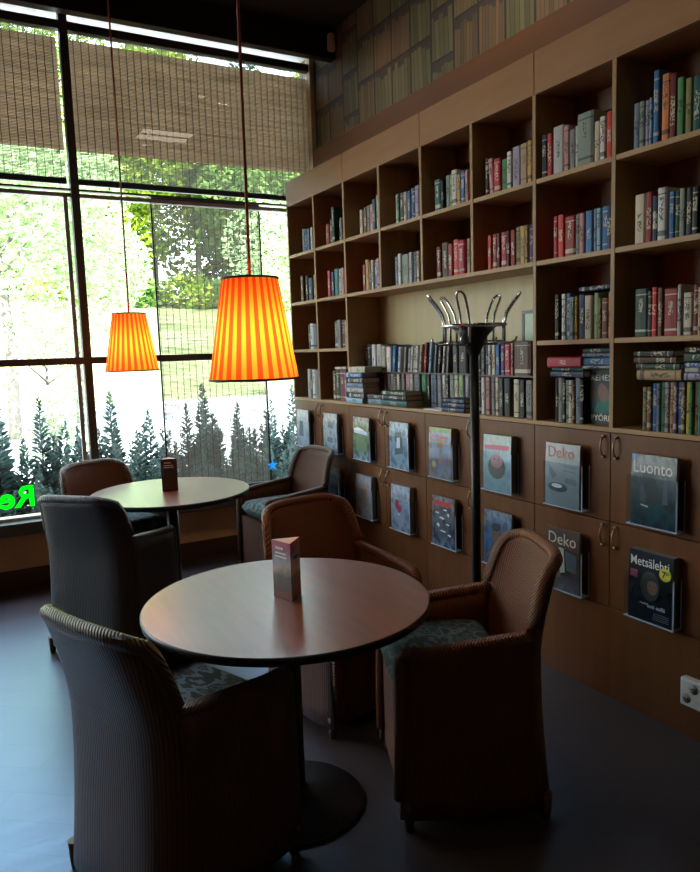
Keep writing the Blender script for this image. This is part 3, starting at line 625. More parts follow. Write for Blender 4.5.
def magazine(key, y, z, lean=1):
    desc, stops, blotch, th = COV[key]
    up = 'upper' if key[0] == 'u' else 'lower'
    bay = int(key[1])
    lab = '%s, %s holder, %s' % (desc, up, BAYN[bay].replace('the bay beside the window','first bay').replace(' from the window',''))
    # front face x: slightly bowed, resting in the holder, top leaning to the door
    t = thing('magazine', lab, 'magazine', (X0-.048,y,z+.0005), group='magazines in the door holders')
    H, W = .287, .104
    fx = lambda zz: .002+.010*max(0,(zz-.12)/.167)**1.5*lean*.6
    fy = lambda s, zz: s*W
    def surf(u, v):
        zz = v*H; return (fx(zz), W-(2*W)*u, zz)
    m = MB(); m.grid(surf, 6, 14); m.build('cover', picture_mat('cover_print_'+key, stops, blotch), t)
    n = 14; m = MB()
    th2 = min(th*.62 if th < .03 else th*.9, .038)
    fr = [(fx(H*i/n)+.0004, H*i/n) for i in range(n+1)]; bk = [(x+th2, zz) for x, zz in fr[::-1]]
    m.prism([(x, zz) for x, zz in fr+bk], -W, W, axis='y'); m.build('pages', M['magpages'], t)
    L = lambda txt, size, mat, yy, zz, **kw: letters(txt, size, mat, t, (fx(zz+.5*size)-.0014, yy, zz), (0,-1,0), (0,0,1), **kw)
    S = lambda pts, mat, lift=.0008, name='cover_picture': shape(t, pts, mat, name, lift, fx)
    if key == 'u8':
        L('Luonto', .072, M['ink_white'], .097, .214, xs=.88, bold=.008)
        S([(.052,.215),(-.005,.215),(-.03,.10),(.03,.085)], M['ink_dark'])
        S([(-.05,.21),(-.062,.21),(-.07,.10),(-.045,.10)], M['ink_slate']); S([(.10,.287),(.075,.287),(.085,.262),(.10,.262)], M['ink_blue'])
        S([(.06,.16),(.045,.17),(.03,.12),(.035,.095),(.06,.10)], M['ink_slate']); S([(.055,.088),(.02,.083),(.02,.076),(.055,.081)], M['ink_white'])
    if key == 'u7':
        L('Deko', .074, M['ink_orange'], .092, .222, xs=.98)
        S(oval(.025,.085,.060,.022), M['ink_slate']); S(oval(.03,.092,.034,.010), M['ink_white'], .0012)
        S([(.085,.19),(.06,.17),(.03,.14),(.055,.12),(.08,.15)], M['ink_grey']); S([(-.02,.135),(-.09,.13),(-.09,.105),(-.02,.11)], M['ink_grey'])
        S([(-.01,.19),(-.085,.185),(-.085,.18),(-.01,.185)], M['ink_grey']); S([(-.01,.17),(-.085,.165),(-.085,.16),(-.01,.165)], M['ink_grey'])
    if key == 'l7':
        L('Deko', .078, M['ink_cream'], .090, .214, xs=1.0)
        S([(.09,.17),(.03,.165),(.03,.158),(.09,.163)], M['ink_cream']); S([(.02,.20),(-.01,.20),(-.02,.09),(.01,.08)], M['ink_cream'], .0007)
        S([(-.02,.19),(-.09,.18),(-.09,.10),(-.03,.10)], M['ink_slate']); S([(.08,.10),(.03,.12),(.0,.06),(.06,.05)], simple('brown_print', (.20,.10,.06), .4))
    if key == 'l8':
        L('Metsälehti', .056, M['ink_white'], .098, .226, xs=.80, bold=.003)
        L('koti esillä', .022, M['ink_white'], .010, .062, bold=.01); L('metsä', .014, M['ink_white'], .045, .070)
        for kk in range(4): S([(-.02,.045-kk*.008),(-.09,.045-kk*.008),(-.09,.042-kk*.008),(-.02+.004*kk,.042-kk*.008)], M['ink_grey'])
        S(oval(.0,.150,.045,.062), simple('hood_print', (.035,.042,.03), .5)); S(oval(-.012,.150,.024,.034), M['skin_print'], .0012)
        S([(-.036,.168),(-.026,.186),(.0,.187),(.014,.165),(-.004,.174),(-.02,.174)], M['ink_dark'], .0016, 'hair_print')
        S(oval(-.002,.153,.004,.003,8), M['ink_dark'], .0018); S(oval(-.022,.153,.004,.003,8), M['ink_dark'], .0018); S(oval(-.012,.134,.007,.0025,8), M['ink_red'], .0018)
        S([(.095,.205),(.06,.205),(.06,.17),(.095,.175)], simple('pink_print', (.30,.06,.10), .4))
        dot = S(oval(-.070,.215,.027,.027,24), M['ink_yellow'], .0022, 'price_dot'); letters('7', .036, M['ink_dark'], t, (fx(.2)-.0034,-.056,.203), (0,-1,0), (0,0,1), bold=.02); letters('50', .018, M['ink_dark'], t, (fx(.2)-.0034,-.073,.216), (0,-1,0), (0,0,1))
    if key == 'u6':
        S([(.095,.232),(-.09,.24),(-.09,.218),(.095,.21)], M['ink_pink']); S(oval(.0,.125,.065,.062), simple('animal_fur_print', (.12,.10,.08), .5)); S(oval(.0,.155,.046,.036), simple('animal_face_print', (.52,.26,.26), .5), .0012)
        S(oval(.014,.165,.006,.006,8), M['ink_dark'], .0016); S(oval(-.016,.165,.006,.006,8), M['ink_dark'], .0016)
    if key == 'u5':
        S([(.02,.22),(-.03,.22),(-.02,.08),(.01,.08)], simple('orange_figure_print', (.42,.2,.08), .4)); S(oval(.055,.075,.02,.02), simple('yellow_print', (.5,.42,.12), .4)); S([(.09,.24),(-.08,.235),(-.08,.228),(.09,.233)], M['ink_pink'])
    if key == 'u4':
        S([(.045,.22),(-.03,.23),(-.055,.10),(.04,.08)], M['ink_slate']); S([(.02,.19),(-.018,.195),(-.018,.13),(.02,.125)], M['ink_white'], .0012)
    if key == 'l4':
        S(oval(.035,.165,.022,.03), M['ink_red']); S(oval(.01,.14,.025,.025), simple('rose_print', (.5,.05,.09), .4)); S([(.03,.11),(.0,.105),(.0,.098),(.03,.103)], M['ink_white'])
    if key == 'l5':
        S([(.09,.262),(-.075,.262),(-.075,.235),(.09,.235)], M['ink_red'])
        for a, c_, w_, h_ in ((.055,.19,.022,.006),(.01,.165,.03,.008),(.045,.12,.016,.014),(-.045,.135,.02,.006),(-.05,.19,.012,.012),(0,.09,.034,.006),(-.02,.215,.02,.005),(-.06,.075,.018,.008)): S([(a+w_,c_),(a+w_*.2,c_+h_),(a-w_,c_+h_*.3),(a-w_*.4,c_-h_)], M['ink_white'])
    if key == 'l6':
        S(oval(.01,.165,.034,.048), M['skin_print']); S(oval(.01,.205,.036,.02), M['ink_dark'], .0012, 'hair_print'); S([(.05,.115),(-.04,.115),(-.07,.04),(.085,.04)], M['ink_slate']); S([(.02,.10),(-.05,.09),(-.05,.078),(.02,.088)], M['ink_red'], .0014)
    if key == 'u3':
        S([(.09,.21),(.03,.22),(-.09,.19),(-.09,.17),(.09,.18)], M['ink_white']); S([(.07,.15),(-.01,.18),(-.08,.12),(-.08,.07),(.06,.06)], simple('meadow_print', (.18,.26,.10), .4))
    if key == 'u2': S([(.03,.23),(-.05,.22),(-.04,.07),(.05,.08)], M['ink_grey'])
    if key == 'u1': S([(.05,.2),(-.01,.2),(-.02,.08),(.06,.08)], M['ink_grey'])
    if key == 'l3': S([(.05,.2),(-.05,.21),(-.06,.08),(.03,.07)], simple('sepia_print', (.26,.18,.13), .4))
    return t
for i in range(1, 9):
    yc = (EDGE[i-1]+EDGE[i])/2
    for key, z in (('u%d' % i, .828), ('l%d' % i, .432)):
        dy = {'u8':-.018,'l8':-.012,'u5':.02,'l3':-.01}.get(key, 0)
        holder_at(yc+dy, z, 'clear acrylic holder on the %s door, %s' % ('upper' if key[0] == 'u' else 'lower', BAYN[i]))
        magazine(key, yc+dy+(.006 if i % 2 else -.004), z)

# ------------------------------------------------------------------ tables, cards, cushions, chairs
def table(label, x, y):
    t = thing('cafe_table', label, 'table', (x,y,0), group='round cafe tables')
    R = .482; H = .74
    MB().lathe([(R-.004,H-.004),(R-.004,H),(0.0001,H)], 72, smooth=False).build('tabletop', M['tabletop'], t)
    MB().lathe([(R-.014,H-.030),(R-.002,H-.026),(R,H-.015),(R,H-.004),(R-.004,H-.001),(R-.02,H-.002)], 72).build('table_edge', M['black'], t)
    MB().lathe([(.036,.03),(.036,H-.03)], 24).build('column', M['black'], t)
    MB().lathe([(.10,H-.045),(.16,H-.031)], 24).build('mounting_plate', M['black'], t)
    MB().lathe([(.235,0),(.24,.006),(.235,.014),(.10,.026),(.05,.05),(.04,.07)], 40).build('base', M['black'], t)
    return t
TN, TF = (.945,2.185), (1.155,4.40)
table('round dark cherry cafe table in front, with the pink-topped menu card on it', *TN)
table('round cafe table by the window, with the dark menu card on its pale shining top', *TF)

M['card_top'] = simple('card_pink', (.55,.25,.22), .4)
M['card_print'] = picture_mat('card_print', [(0,(.30,.07,.04)),(.2,(.16,.12,.10)),(.40,(.22,.19,.16)),(.50,(.62,.52,.40)),(.7,(.55,.55,.62)),(.86,(.62,.28,.34)),(1,(.72,.18,.24))], (.13,.11,.09), 12, .4)
M['card_dark'] = picture_mat('card_print_dark', [(0,(.10,.03,.02)),(.3,(.06,.06,.055)),(.6,(.075,.09,.085)),(1,(.09,.065,.065))], (.05,.045,.05), 10, .5)
def card(label, x, y, rz, pm, z=.7405):
    t = thing('menu_card', label, 'table card', (x,y,z), rz, 'three-sided table cards')
    r = .055; P = [(r*math.cos(a), r*math.sin(a)) for a in (-PI/2, PI/6, 5*PI/6)]; H = .200
    MB().prism(P, 0, H-.0006).build('printed_panels', pm, t)
    MB().prism([(a*.99,b*.99) for a,b in P], H-.0005, H).build('top_flap', M['card_top'], t)
    for (a, c) in ((P[2],P[0]),(P[0],P[1])):
        dx, dy = c[0]-a[0], c[1]-a[1]; L = math.hypot(dx,dy); nx, ny = dy/L, -dx/L
        b = MB()
        if a == P[2]:
            spans = ((.2,.62,.86,.90),(.16,.75,.78,.81),(.16,.8,.72,.75))
        else: spans = ((.3,.8,.68,.74),)
        for s0, s1, z0, z1 in spans:
            p = lambda s, zz: (a[0]+dx*s+nx*.0005, a[1]+dy*s+ny*.0005, zz*H)
            b.quad(p(s0,z0), p(s1,z0), p(s1,z1), p(s0,z1))
        b.build('printed_band', M['ink_white'] if a == P[2] else M['ink_dark'], t)
    return t
card('pink-topped three-sided menu card on the front table', .955, 2.19, math.radians(-14), M['card_print'])
card('dark three-sided menu card on the table by the window', 1.155, 4.41, math.radians(45), M['card_dark'])

def uv_by(me, fn):
    uvl = me.uv_layers.new(name='UVMap')
    for p in me.polygons:
        n = p.normal
        for li in p.loop_indices:
            uvl.data[li].uv = fn(me.vertices[me.loops[li].vertex_index].co, n)
def chair_meshes(H=.86):
    W = .27; yb = -.237; yf = .265; arm_f, arm_r = .590, .635
    zs = [.045,.15,.27,.38,.48,.56,.62,.66,.70,.74,.78,.82,H]
    def back_y(z):                         # backward flare at the foot and at the top
        a = max(0, (.5-z)/.46); c = max(0, (z-.56)/.30)
        return yb-.030*a**1.6-.080*c**1.4
    def half(z):
        return W+.008*max(0,(.4-z)/.4)-.040*max(0, (z-.60)/.26)**1.1
    def back_surf(off):
        def fn(u, v):
            i = v*(len(zs)-1); k = min(int(i), len(zs)-2); z = zs[k]+(zs[k+1]-zs[k])*(i-k)
            s = -1+2*u; hw = half(z)-.004
            y = back_y(z)+.02*s*s+.05*abs(s)**6+off
            zz = z-(.034*abs(s)**5 if z > .80 else 0)*((z-.80)/(H-.80) if z > .80 else 0)
            return (s*hw, y, zz)
        return fn
    m = MB(); nu, nv = 16, len(zs)-1
    g1 = m.grid(back_surf(0), nu, nv); g2 = m.grid(back_surf(.035), nu, nv)
    for i in range(nu):
        m._f([g1[i][nv], g1[i+1][nv], g2[i+1][nv], g2[i][nv]]); m._f([g1[i][0], g2[i][0], g2[i+1][0], g1[i+1][0]])
    for j in range(nv):
        m._f([g1[0][j], g1[0][j+1], g2[0][j+1], g2[0][j]]); m._f([g1[nu][j], g2[nu][j], g2[nu][j+1], g1[nu][j+1]])
    back = m
    def arm(sg):
        m = MB()
        def yrear(z): return back_y(z)+.075
        def fn(off):
            def f(u, v):
                top = arm_r+(arm_f-arm_r)*u
                z = .045+(top-.045)*v
                y0 = yrear(z); y1 = yf+.012*(1-v)-.02*v
                y = y0+(y1-y0)*u
                x = sg*(W+.012*max(0,(.4-z)/.4)-.02*max(0,(u-.7)/.3)**2-off)
                return (x, y, z)
            return f
        nu, nv = 8, 8
        a = m.grid(fn(0), nu, nv); c = m.grid(fn(.038), nu, nv)
        for i in range(nu):
            m._f([a[i][nv], a[i+1][nv], c[i+1][nv], c[i][nv]]); m._f([a[i][0], c[i][0], c[i+1][0], a[i+1][0]])
        for j in range(nv):
            m._f([a[nu][j], a[nu][j+1], c[nu][j+1], c[nu][j]]); m._f([a[0][j], c[0][j], c[0][j+1], a[0][j+1]])
        rim = []
        f0 = fn(.019)
        for k in range(13): rim.append(f0(k/12, 1.0))
        x, y, z = rim[-1]
        rim += [(x, y+.012, z-.012), (x, y+.016, z-.05), (x, y+.018, z-.20), (x, y+.024, .10)]
        return m, rim
    brim = []
    fo = back_surf(.0175)
    for j, z in enumerate(zs):
        if z >= .655: brim.append(fo(0, j/(len(zs)-1)))
    for k in range(1, 24): brim.append(fo(k/24, 1))
    for j in range(len(zs)-1, -1, -1):
        if zs[j] >= .655: brim.append(fo(1, j/(len(zs)-1)))
    brim = [(x, y, z+(.006 if abs(z-H) < .035 else 0)) for x, y, z in brim]
    return back, arm, brim, W, yb, yf
def tube_uv(mb_pts, r, n=8):
    """tube with (length, around) UVs"""
    m = MB(); m.tube(mb_pts, r, n)
    return m
def make_chair(label, x, y, heading, wk='wicker', bk='braid', group='wicker tub armchairs', H=.86):
    t = thing('wicker_armchair', label, 'armchair', (x,y,0), math.radians(heading-90), group)
    back, arm, brim, W, yb, yf = chair_meshes(H)
    o = back.build('backrest', M[wk], t); uv_by(o.data, lambda c, n: (c.x, c.z))
    for sg in (-1, 1):
        m, rim = arm(sg)
        o = m.build('armrest', M[wk], t); uv_by(o.data, lambda c, n: (c.y if abs(n.x) > .5 else c.x, c.z))
        r = tube_uv(rim, .023).build('braided_edge', M[bk], o); uv_by(r.data, lambda c, n: (c.y-c.z, c.x*60))
    r = tube_uv(brim, .022).build('braided_rim', M[bk], t); uv_by(r.data, lambda c, n: (c.x*1.0+(c.z if abs(c.x) > .2 else 0), c.y*40))
    o = MB().grid
    m = MB(); m.box(-W+.036,W-.036,yf-.035,yf-.005,.05,.405); o = m.build('front_apron', M[wk], t); uv_by(o.data, lambda c, n: (c.x, c.z))
    m = MB(); m.box(-W+.036,W-.036,yb+.075,yf-.005,.405,.425); o = m.build('seat', M[wk], t); uv_by(o.data, lambda c, n: (c.x, c.y))
    for sx in (-1, 1):
        for yy in (yb+.02, yf-.02):
            MB().lathe([(.014,0),(.017,.03),(.02,.09)], 12, sx*(W-.022), yy).build('leg', M['legwood'], t)
    return t
def cushion(label, x, y, heading, mat, z=.4255, over=0):
    m = MB(); n = 14
    W, D, Ht = .215, .19, .115
    def f(sgn):
        def fn(u, v):
            a, c = -1+2*u, -1+2*v
            e = (1-abs(a)**6)*(1-abs(c)**6)
            px_ = a*W*(1-.05*abs(c)**4); py_ = c*D*(1-.05*abs(a)**4)
            return (px_, py_+.06+over*(1 if c > 0 else 0)*c, .058+sgn*(Ht/2)*max(0,e)**.35)
        return fn
    m.grid(f(1), n, n); m.grid(f(-1), n, n)
    bmesh.ops.remove_doubles(m.bm, verts=m.bm.verts[:], dist=.0005)
    o = m.build('seat_cushion', M[mat], loc=(x,y,z+.003)); o.rotation_euler = (0,0,math.radians(heading-90))
    return tag(o, label, 'cushion', 'cushions on the armchairs')
CH = {
 'A': (.515,2.10,21), 'R': (1.525,1.98,156), 'F': (1.455,2.775,-80), 'L': (.705,4.035,43), 'B': (.90,4.80,-66), 'W': (2.02,4.60,183)}
make_chair('brown wicker tub armchair in front, seen from behind, tucked under front table', *CH['A'], 'wicker', 'braid')
make_chair('reddish brown wicker armchair between front table and magazine doors, seen from its side', *CH['R'], 'wicker_orange', 'braid_orange')
make_chair('reddish wicker armchair behind the front table, facing the camera', *CH['F'], 'wicker_orange', 'braid_orange')
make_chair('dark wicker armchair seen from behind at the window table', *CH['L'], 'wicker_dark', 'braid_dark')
make_chair('brown wicker armchair against the window sill behind the window table', *CH['B'], 'wicker', 'braid')
make_chair('brown wicker armchair backed against the bookcase at the window table', *CH['W'], 'wicker', 'braid')
def cush_at(k, label, mat, over=0):
    x, y, h = CH[k]; cushion(label, x, y, h, mat, over=over)
cush_at('A', 'grey leaf-patterned cushion on the armchair at the front, seen from behind', 'cushion')
cush_at('R', 'dark teal leaf-patterned cushion on the side-view armchair by the magazine doors', 'cushion_teal', .035)
cush_at('W', 'dark teal cushion on the armchair backed against the bookcase', 'cushion_teal', .02)
cush_at('B', 'dark blue-grey cushion on the armchair against the window sill', 'cushion_teal')

# ------------------------------------------------------------------ pendant lamps
def shade_mat():
    t = NT('pleated_orange_shade'); s = t.sep(t.coord('Object'))
    a = t.math('ARCTAN2', s[1], s[0])
    f = t.math('FRACT', t.math('ADD', t.math('MULTIPLY', a, 26/(2*PI)), .25))
    st = t.math('LESS_THAN', f, .5)
    c = t.mix(st, (.88,.085,.022), (.97,.36,.045))
    d = t.n('BsdfDiffuse', i_Color=c); tl = t.n('BsdfTranslucent', i_Color=c)
    mx = t.n('MixShader'); mx.inputs[0].default_value = .55; t.set(mx.inputs[1], d.outputs[0]); t.set(mx.inputs[2], tl.outputs[0])
    return t.done(mx.outputs[0])
M['shade'] = shade_mat()
M['rim'] = simple('dark_brown_tape', (.07,.02,.012), .6)
M['cord'] = simple('orange_cord', (.45,.10,.035), .6)
def emis(name, c, s):
    t = NT(name); e = t.n('Emission', i_Color=c, i_Strength=s); return t.done(e.outputs[0])
M['bulb'] = emis('warm_bulb', (1.0,.62,.22), 30)
def lamp(label, x, y, zb, power, rz, k=1.0):
    t = thing('pendant_lamp', label, 'lamp', (x,y,zb), rz, 'orange pleated pendant lamps')
    Hs, rt, rb, n = .342*(k+1)/2, .098*k, .158*k, 104
    m = MB()
    def fn(u, v):
        a = 2*PI*u; kk = int(round(u*n)) % 4
        r = rb+(rt-rb)*v; r *= 1+(.012 if kk in (1,2) else -.004)
        return (r*math.cos(a), r*math.sin(a), v*Hs)
    m.grid(fn, n, 6, smooth=False, wrap=True)
    sh = m.build('lamp_shade', M['shade'], t, recalc=False)
    m = MB(); m.tube([(rb*1.008*math.cos(2*PI*k/48), rb*1.008*math.sin(2*PI*k/48), .002) for k in range(48)], .0045, 6, True); m.build('bottom_rim', M['rim'], sh)
    m = MB(); m.tube([(rt*1.012*math.cos(2*PI*k/48), rt*1.012*math.sin(2*PI*k/48), Hs) for k in range(48)], .004, 6, True); m.build('top_rim', M['rim'], sh)
    m = MB()
    for k in range(3):
        a = 2*PI*k/3; m.tube([(.018*math.cos(a),.018*math.sin(a),Hs-.012),(rt*math.cos(a),rt*math.sin(a),Hs-.004)], .002, 6)
    m.build('spider_frame', M['black'], sh)
    MB().tube([(0,0,Hs-.01),(.003,0,Hs+.5),(.006,0,Hs+1.2),(0,0,HC-zb)], .0055, 8).build('cord', M['cord'], t)
    MB().lathe([(.02,Hs-.10),(.021,Hs-.02),(.008,Hs)], 16).build('socket', M['black'], t)
    bz = Hs-.15
    MB().lathe([(.004,bz-.05),(.022,bz-.04),(.03,bz-.015),(.028,bz+.01),(.018,bz+.04),(.014,bz+.052)], 16).build('bulb', M['bulb'], t)
    l = bpy.data.lights.new('lamp_light', 'POINT'); l.energy = power; l.color = (1,.66,.30); l.shadow_soft_size = .03
    lo = bpy.data.objects.new('lamp_light', l); COL.objects.link(lo); lo.parent = t; lo.location = (0,0,bz-.075)
    return t
lamp('lit orange pleated pendant lamp hanging above the front table', .895, 2.26, 1.482, 3.6, 0, .925)
lamp('lit orange pleated pendant lamp hanging above the table by the window', .972, 4.40, 1.487, 3.6, .4, .965)

# ------------------------------------------------------------------ coat rack
cr = thing('coat_rack', 'black pole coat rack with chrome hairpin hooks before the bookcase', 'coat rack', (2.094,2.60,0))
MB().lathe([(.021,.02),(.021,1.535)], 20).build('pole', M['black'], cr)
MB().lathe([(.17,0),(.175,.008),(.16,.018),(.03,.03)], 32).build('base', M['black'], cr)
MB().lathe([(.021,1.525),(.03,1.54),(.06,1.61),(.10,1.652)], 24).build('hub', M['black'], cr)
MB().tube([(.142*math.cos(2*PI*k/40), .142*math.sin(2*PI*k/40), 1.660) for k in range(40)], .0075, 8, True).build('ring', M['chrome'], cr)
for deg in (215, 95, 155, 328, 18):
    a = math.radians(deg); ca, sa = math.cos(a), math.sin(a); w = .019
    def P(r, s, z): return (r*ca-s*sa, r*sa+s*ca, z)
    pts = [P(.134,-w,1.585), P(.134,-w,1.67), P(.147,-w,1.715), P(.176,-w,1.757)]
    pts += [P(.192+.016*math.sin(PI*j/6), -w*math.cos(PI*j/6), 1.776+.024*math.sin(PI*j/6)) for j in range(7)]
    pts += [P(.176,w,1.757), P(.147,w,1.715), P(.134,w,1.67), P(.134,w,1.585)]
    m = MB(); m.tube(pts, .0058, 8); m.build('hook', M['chrome'], cr)
    m = MB(); m.tube([P(.02,0,1.573), P(.12,0,1.576), P(.165,0,1.578), P(.186,0,1.590), P(.192,0,1.606)], .005, 8); m.build('coat_peg', M['chrome'], cr)

# ------------------------------------------------------------------ wall socket, sensor, ceiling lights
so = thing('wall_socket', 'white double wall socket low on the cabinet plinth', 'wall socket', (2.450,1.705,.20))
MB().box(-.036,0,-.046,.046,-.056,.056).build('housing', M['white'], so, bevel=.006)
for yy, zz in ((.016,-.022),(-.014,.024)):
    m = MB(); m.lathe([(.0001,-.001),(.019,-.001),(.0195,.001),(.0001,.001)], 20, caps=False)
    c = m.build('socket_cup', simple('socket_cup_grey', (.28,.26,.25), .5), so); c.rotation_euler = (0,-PI/2,0); c.location = (-.0365,yy,zz)
    m = MB(); m.lathe([(.0001,-.0012),(.0035,-.0012),(.0035,.0022),(.0001,.0022)], 8, 0, .006, caps=False); m.lathe([(.0001,-.0012),(.0035,-.0012),(.0035,.0022),(.0001,.0022)], 8, 0, -.006, caps=False)
    h = m.build('pin_hole', M['darkhole'], c)
ms = thing('motion_sensor', 'small white motion sensor on the dark soffit in the room corner', 'sensor', (2.695,4.965,3.775))
MB().lathe([(.02,-.01),(.03,0),(.03,.10),(.02,.115)], 20).build('housing', simple('sensor_white', (.75,.62,.52), .45), ms)
MB().box(-.012,.012,.0,.015,.02,.09).build('bracket', M['white'], ms)

M['panel'] = emis('ceiling_panel_glow', (1.0,.88,.74), 5.5)
def panel(label, x, y):
    t = thing('ceiling_light', label, 'ceiling light', (x,y,HC), group='flat ceiling light panels')
    m = MB(); m.box(-.29,.29,-.225,-.20,-.11,0); m.box(-.29,.29,.20,.225,-.11,0); m.box(-.29,-.265,-.20,.20,-.11,0); m.box(.265,.29,-.20,.20,-.11,0); m.box(-.265,.265,-.006,.006,-.108,-.09)
    m.build('housing', M['black'], t)
    MB().box(-.264,.264,-.199,.199,-.095,-.085).build('diffuser', M['panel'], t)
panel('flat ceiling light panel over the tables mirrored in the window', 2.20, 3.05)
panel('added fill light panel on the ceiling over the back of the room', -1.2, -.6)  # unseen panel added to fill the room with light

def spot(label, x, y, tx, ty, tz, power, size=70):
    t = thing('spotlight', label, 'spotlight', (x,y,HC), group='ceiling spotlights')
    MB().lathe([(.045,-.09),(.045,0)], 16).build('housing', M['black'], t)
    MB().lathe([(.034,-.092),(.034,-.091)], 16).build('lens', emis('spot_lens', (1,.75,.45), 6), t)
    l = bpy.data.lights.new('spot_light', 'SPOT'); l.energy = power; l.color = (1,.70,.42); l.spot_size = math.radians(size); l.spot_blend = .8; l.shadow_soft_size = .04
    lo = bpy.data.objects.new('spot_light', l); COL.objects.link(lo); lo.parent = t; lo.location = (0,0,-.10)
    d = Vector((tx-x, ty-y, tz-(HC-.10))); lo.rotation_euler = d.to_track_quat('-Z','Y').to_euler()
spot('ceiling spotlight aimed at the wallpaper near the corner', 2.2, 4.3, 2.74, 4.3, 3.2, 5)
spot('ceiling spotlight aimed at the wallpaper in the middle', 2.1, 2.6, 2.74, 2.8, 3.0, 4.5)
spot('added warm fill spotlight shining straight down on the front table', 1.35, 2.35, 1.25, 2.2, .6, 13, 75)  # unseen spot added as warm fill for table and chairs
spot('ceiling spotlight aimed at the bookcase near the camera', 1.6, 1.4, 2.6, 1.9, 1.8, 5.0, 95)

# ------------------------------------------------------------------ blinds (hung outside the glass)
def blind(label, x0, x1, z0, z1, val=None, edges=False):
    t = thing('roller_blind', label, 'blind', ((x0+x1)/2,5.455,z1), group='woven reed blinds')
    MB().quad((x0,5.455,z0),(x1,5.455,z0),(x1,5.455,z1),(x0,5.455,z1)).build('woven_panel', M['weave'], t, world=True)
    MB().box(x0,x1,5.445,5.47,z0-.02,z0+.022).build('bottom_bar', M['black'], t, world=True, bevel=.004)
    MB().box(x0,x1,5.44,5.48,z1-.01,z1+.04).build('head_bar', M['black'], t, world=True, bevel=.004)
    if val is not None:
        MB().quad((x0,5.475,val),(x1,5.475,val),(x1,5.475,z1-.065),(x0,5.475,z1-.065)).build('valance', M['weave_thick'], t, world=True)
    if edges:
        MB().box(x0-.006,x0+.006,5.45,5.462,z0,z1).build('edge_tape', M['black'], t, world=True)
        MB().box(x1-.006,x1+.006,5.45,5.462,z0,z1).build('edge_tape', M['black'], t, world=True)
blind('wide woven reed blind across the top of the right window', .905, 2.735, 2.79, 3.80, 3.00)
blind('woven reed blind across the top of the left window, beyond the mullion', -.95, .845, 2.79, 3.80, 3.00)
blind('tall narrow woven reed blind let down over the lower window', 1.415, 2.262, .50, 2.69, None, True)

# ------------------------------------------------------------------ window stickers and lettering
def glow_sticker_mat(name, c, e):
    t = NT(name); d = t.pbr(c, .5); tl = t.n('BsdfTranslucent', i_Color=c); em = t.n('Emission', i_Color=c, i_Strength=e)  # added emission: stickers glow on their own in place of backlight
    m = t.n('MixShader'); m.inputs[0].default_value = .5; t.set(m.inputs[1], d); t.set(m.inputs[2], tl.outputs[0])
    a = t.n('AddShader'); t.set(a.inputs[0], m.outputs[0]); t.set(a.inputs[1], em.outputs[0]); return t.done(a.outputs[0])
me = text_mesh('Re', .205, .022, 1.05, .001); me.materials.append(glow_sticker_mat('glowing_green_letters', (0.0,.85,.01), .9))
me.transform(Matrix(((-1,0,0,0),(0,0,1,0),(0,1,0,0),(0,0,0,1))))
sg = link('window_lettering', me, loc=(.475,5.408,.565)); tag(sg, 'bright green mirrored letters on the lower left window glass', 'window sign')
sg['label'] = 'bright green mirror-reversed letters on the low window glass'
bs = MB().poly([(-.10,0,0),(.035,0,0),(.05,0,.03),(.03,0,.07),(.04,0,.11),(.0,0,.135),(-.06,0,.12),(-.10,0,.13)]).build('window_sticker', M['darkhole'], loc=(.232,5.408,.665)); tag(bs, 'black sticker on the window glass above the green letters', 'window sticker')
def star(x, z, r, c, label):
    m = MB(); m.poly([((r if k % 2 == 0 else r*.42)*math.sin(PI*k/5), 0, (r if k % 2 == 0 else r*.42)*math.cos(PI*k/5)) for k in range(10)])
    o = m.build('star_sticker', glow_sticker_mat('glowing_star_vinyl', c, .25), loc=(x,5.408,z)); tag(o, label, 'window sticker', 'star stickers on the window')
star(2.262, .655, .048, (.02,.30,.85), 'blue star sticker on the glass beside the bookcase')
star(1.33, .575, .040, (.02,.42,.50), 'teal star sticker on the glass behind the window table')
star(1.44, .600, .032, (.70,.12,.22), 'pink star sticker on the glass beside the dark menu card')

# ------------------------------------------------------------------ outside
M['asphalt'] = simple('sunlit_paving', (.52,.51,.49), .9, nscale=3)
M['bed'] = simple('planting_bed_mulch', (.16,.06,.065), .95, nscale=8, var=.5)
def grass_mat():
    t = NT('grass_slope'); v = t.coord()
    n = t.noise(v, .35, 5, .7); n2 = t.noise(v, 9, 3)
    c = t.ramp(n, [(.35,(.10,.155,.04)),(.6,(.26,.27,.13))]); c = t.mix(t.math('MULTIPLY', n2, .5), c, (.16,.20,.06))
    return t.done(t.pbr(c, .9))
M['grass'] = grass_mat()
struct(MB().box(-30,45,8.3,27,-.25,-.06).build('outside_paving', M['asphalt']))
struct(MB().box(-30,45,5.62,8.3,-.25,-.04).build('planting_bed_ground', M['bed']))
m = MB()
def hill(u, v):
    x = -45+130*u; y = 26+70*v
    z = -.08+max(0,(y-27))*.235 if y < 48 else -.08+21*.235+(y-48)*.08
    return (x, y, z+.25*math.sin(x*.23)+.2*math.sin(y*.4+x*.1))
m.grid(hill, 40, 40)
struct(m.build('outside_hill', M['grass']))
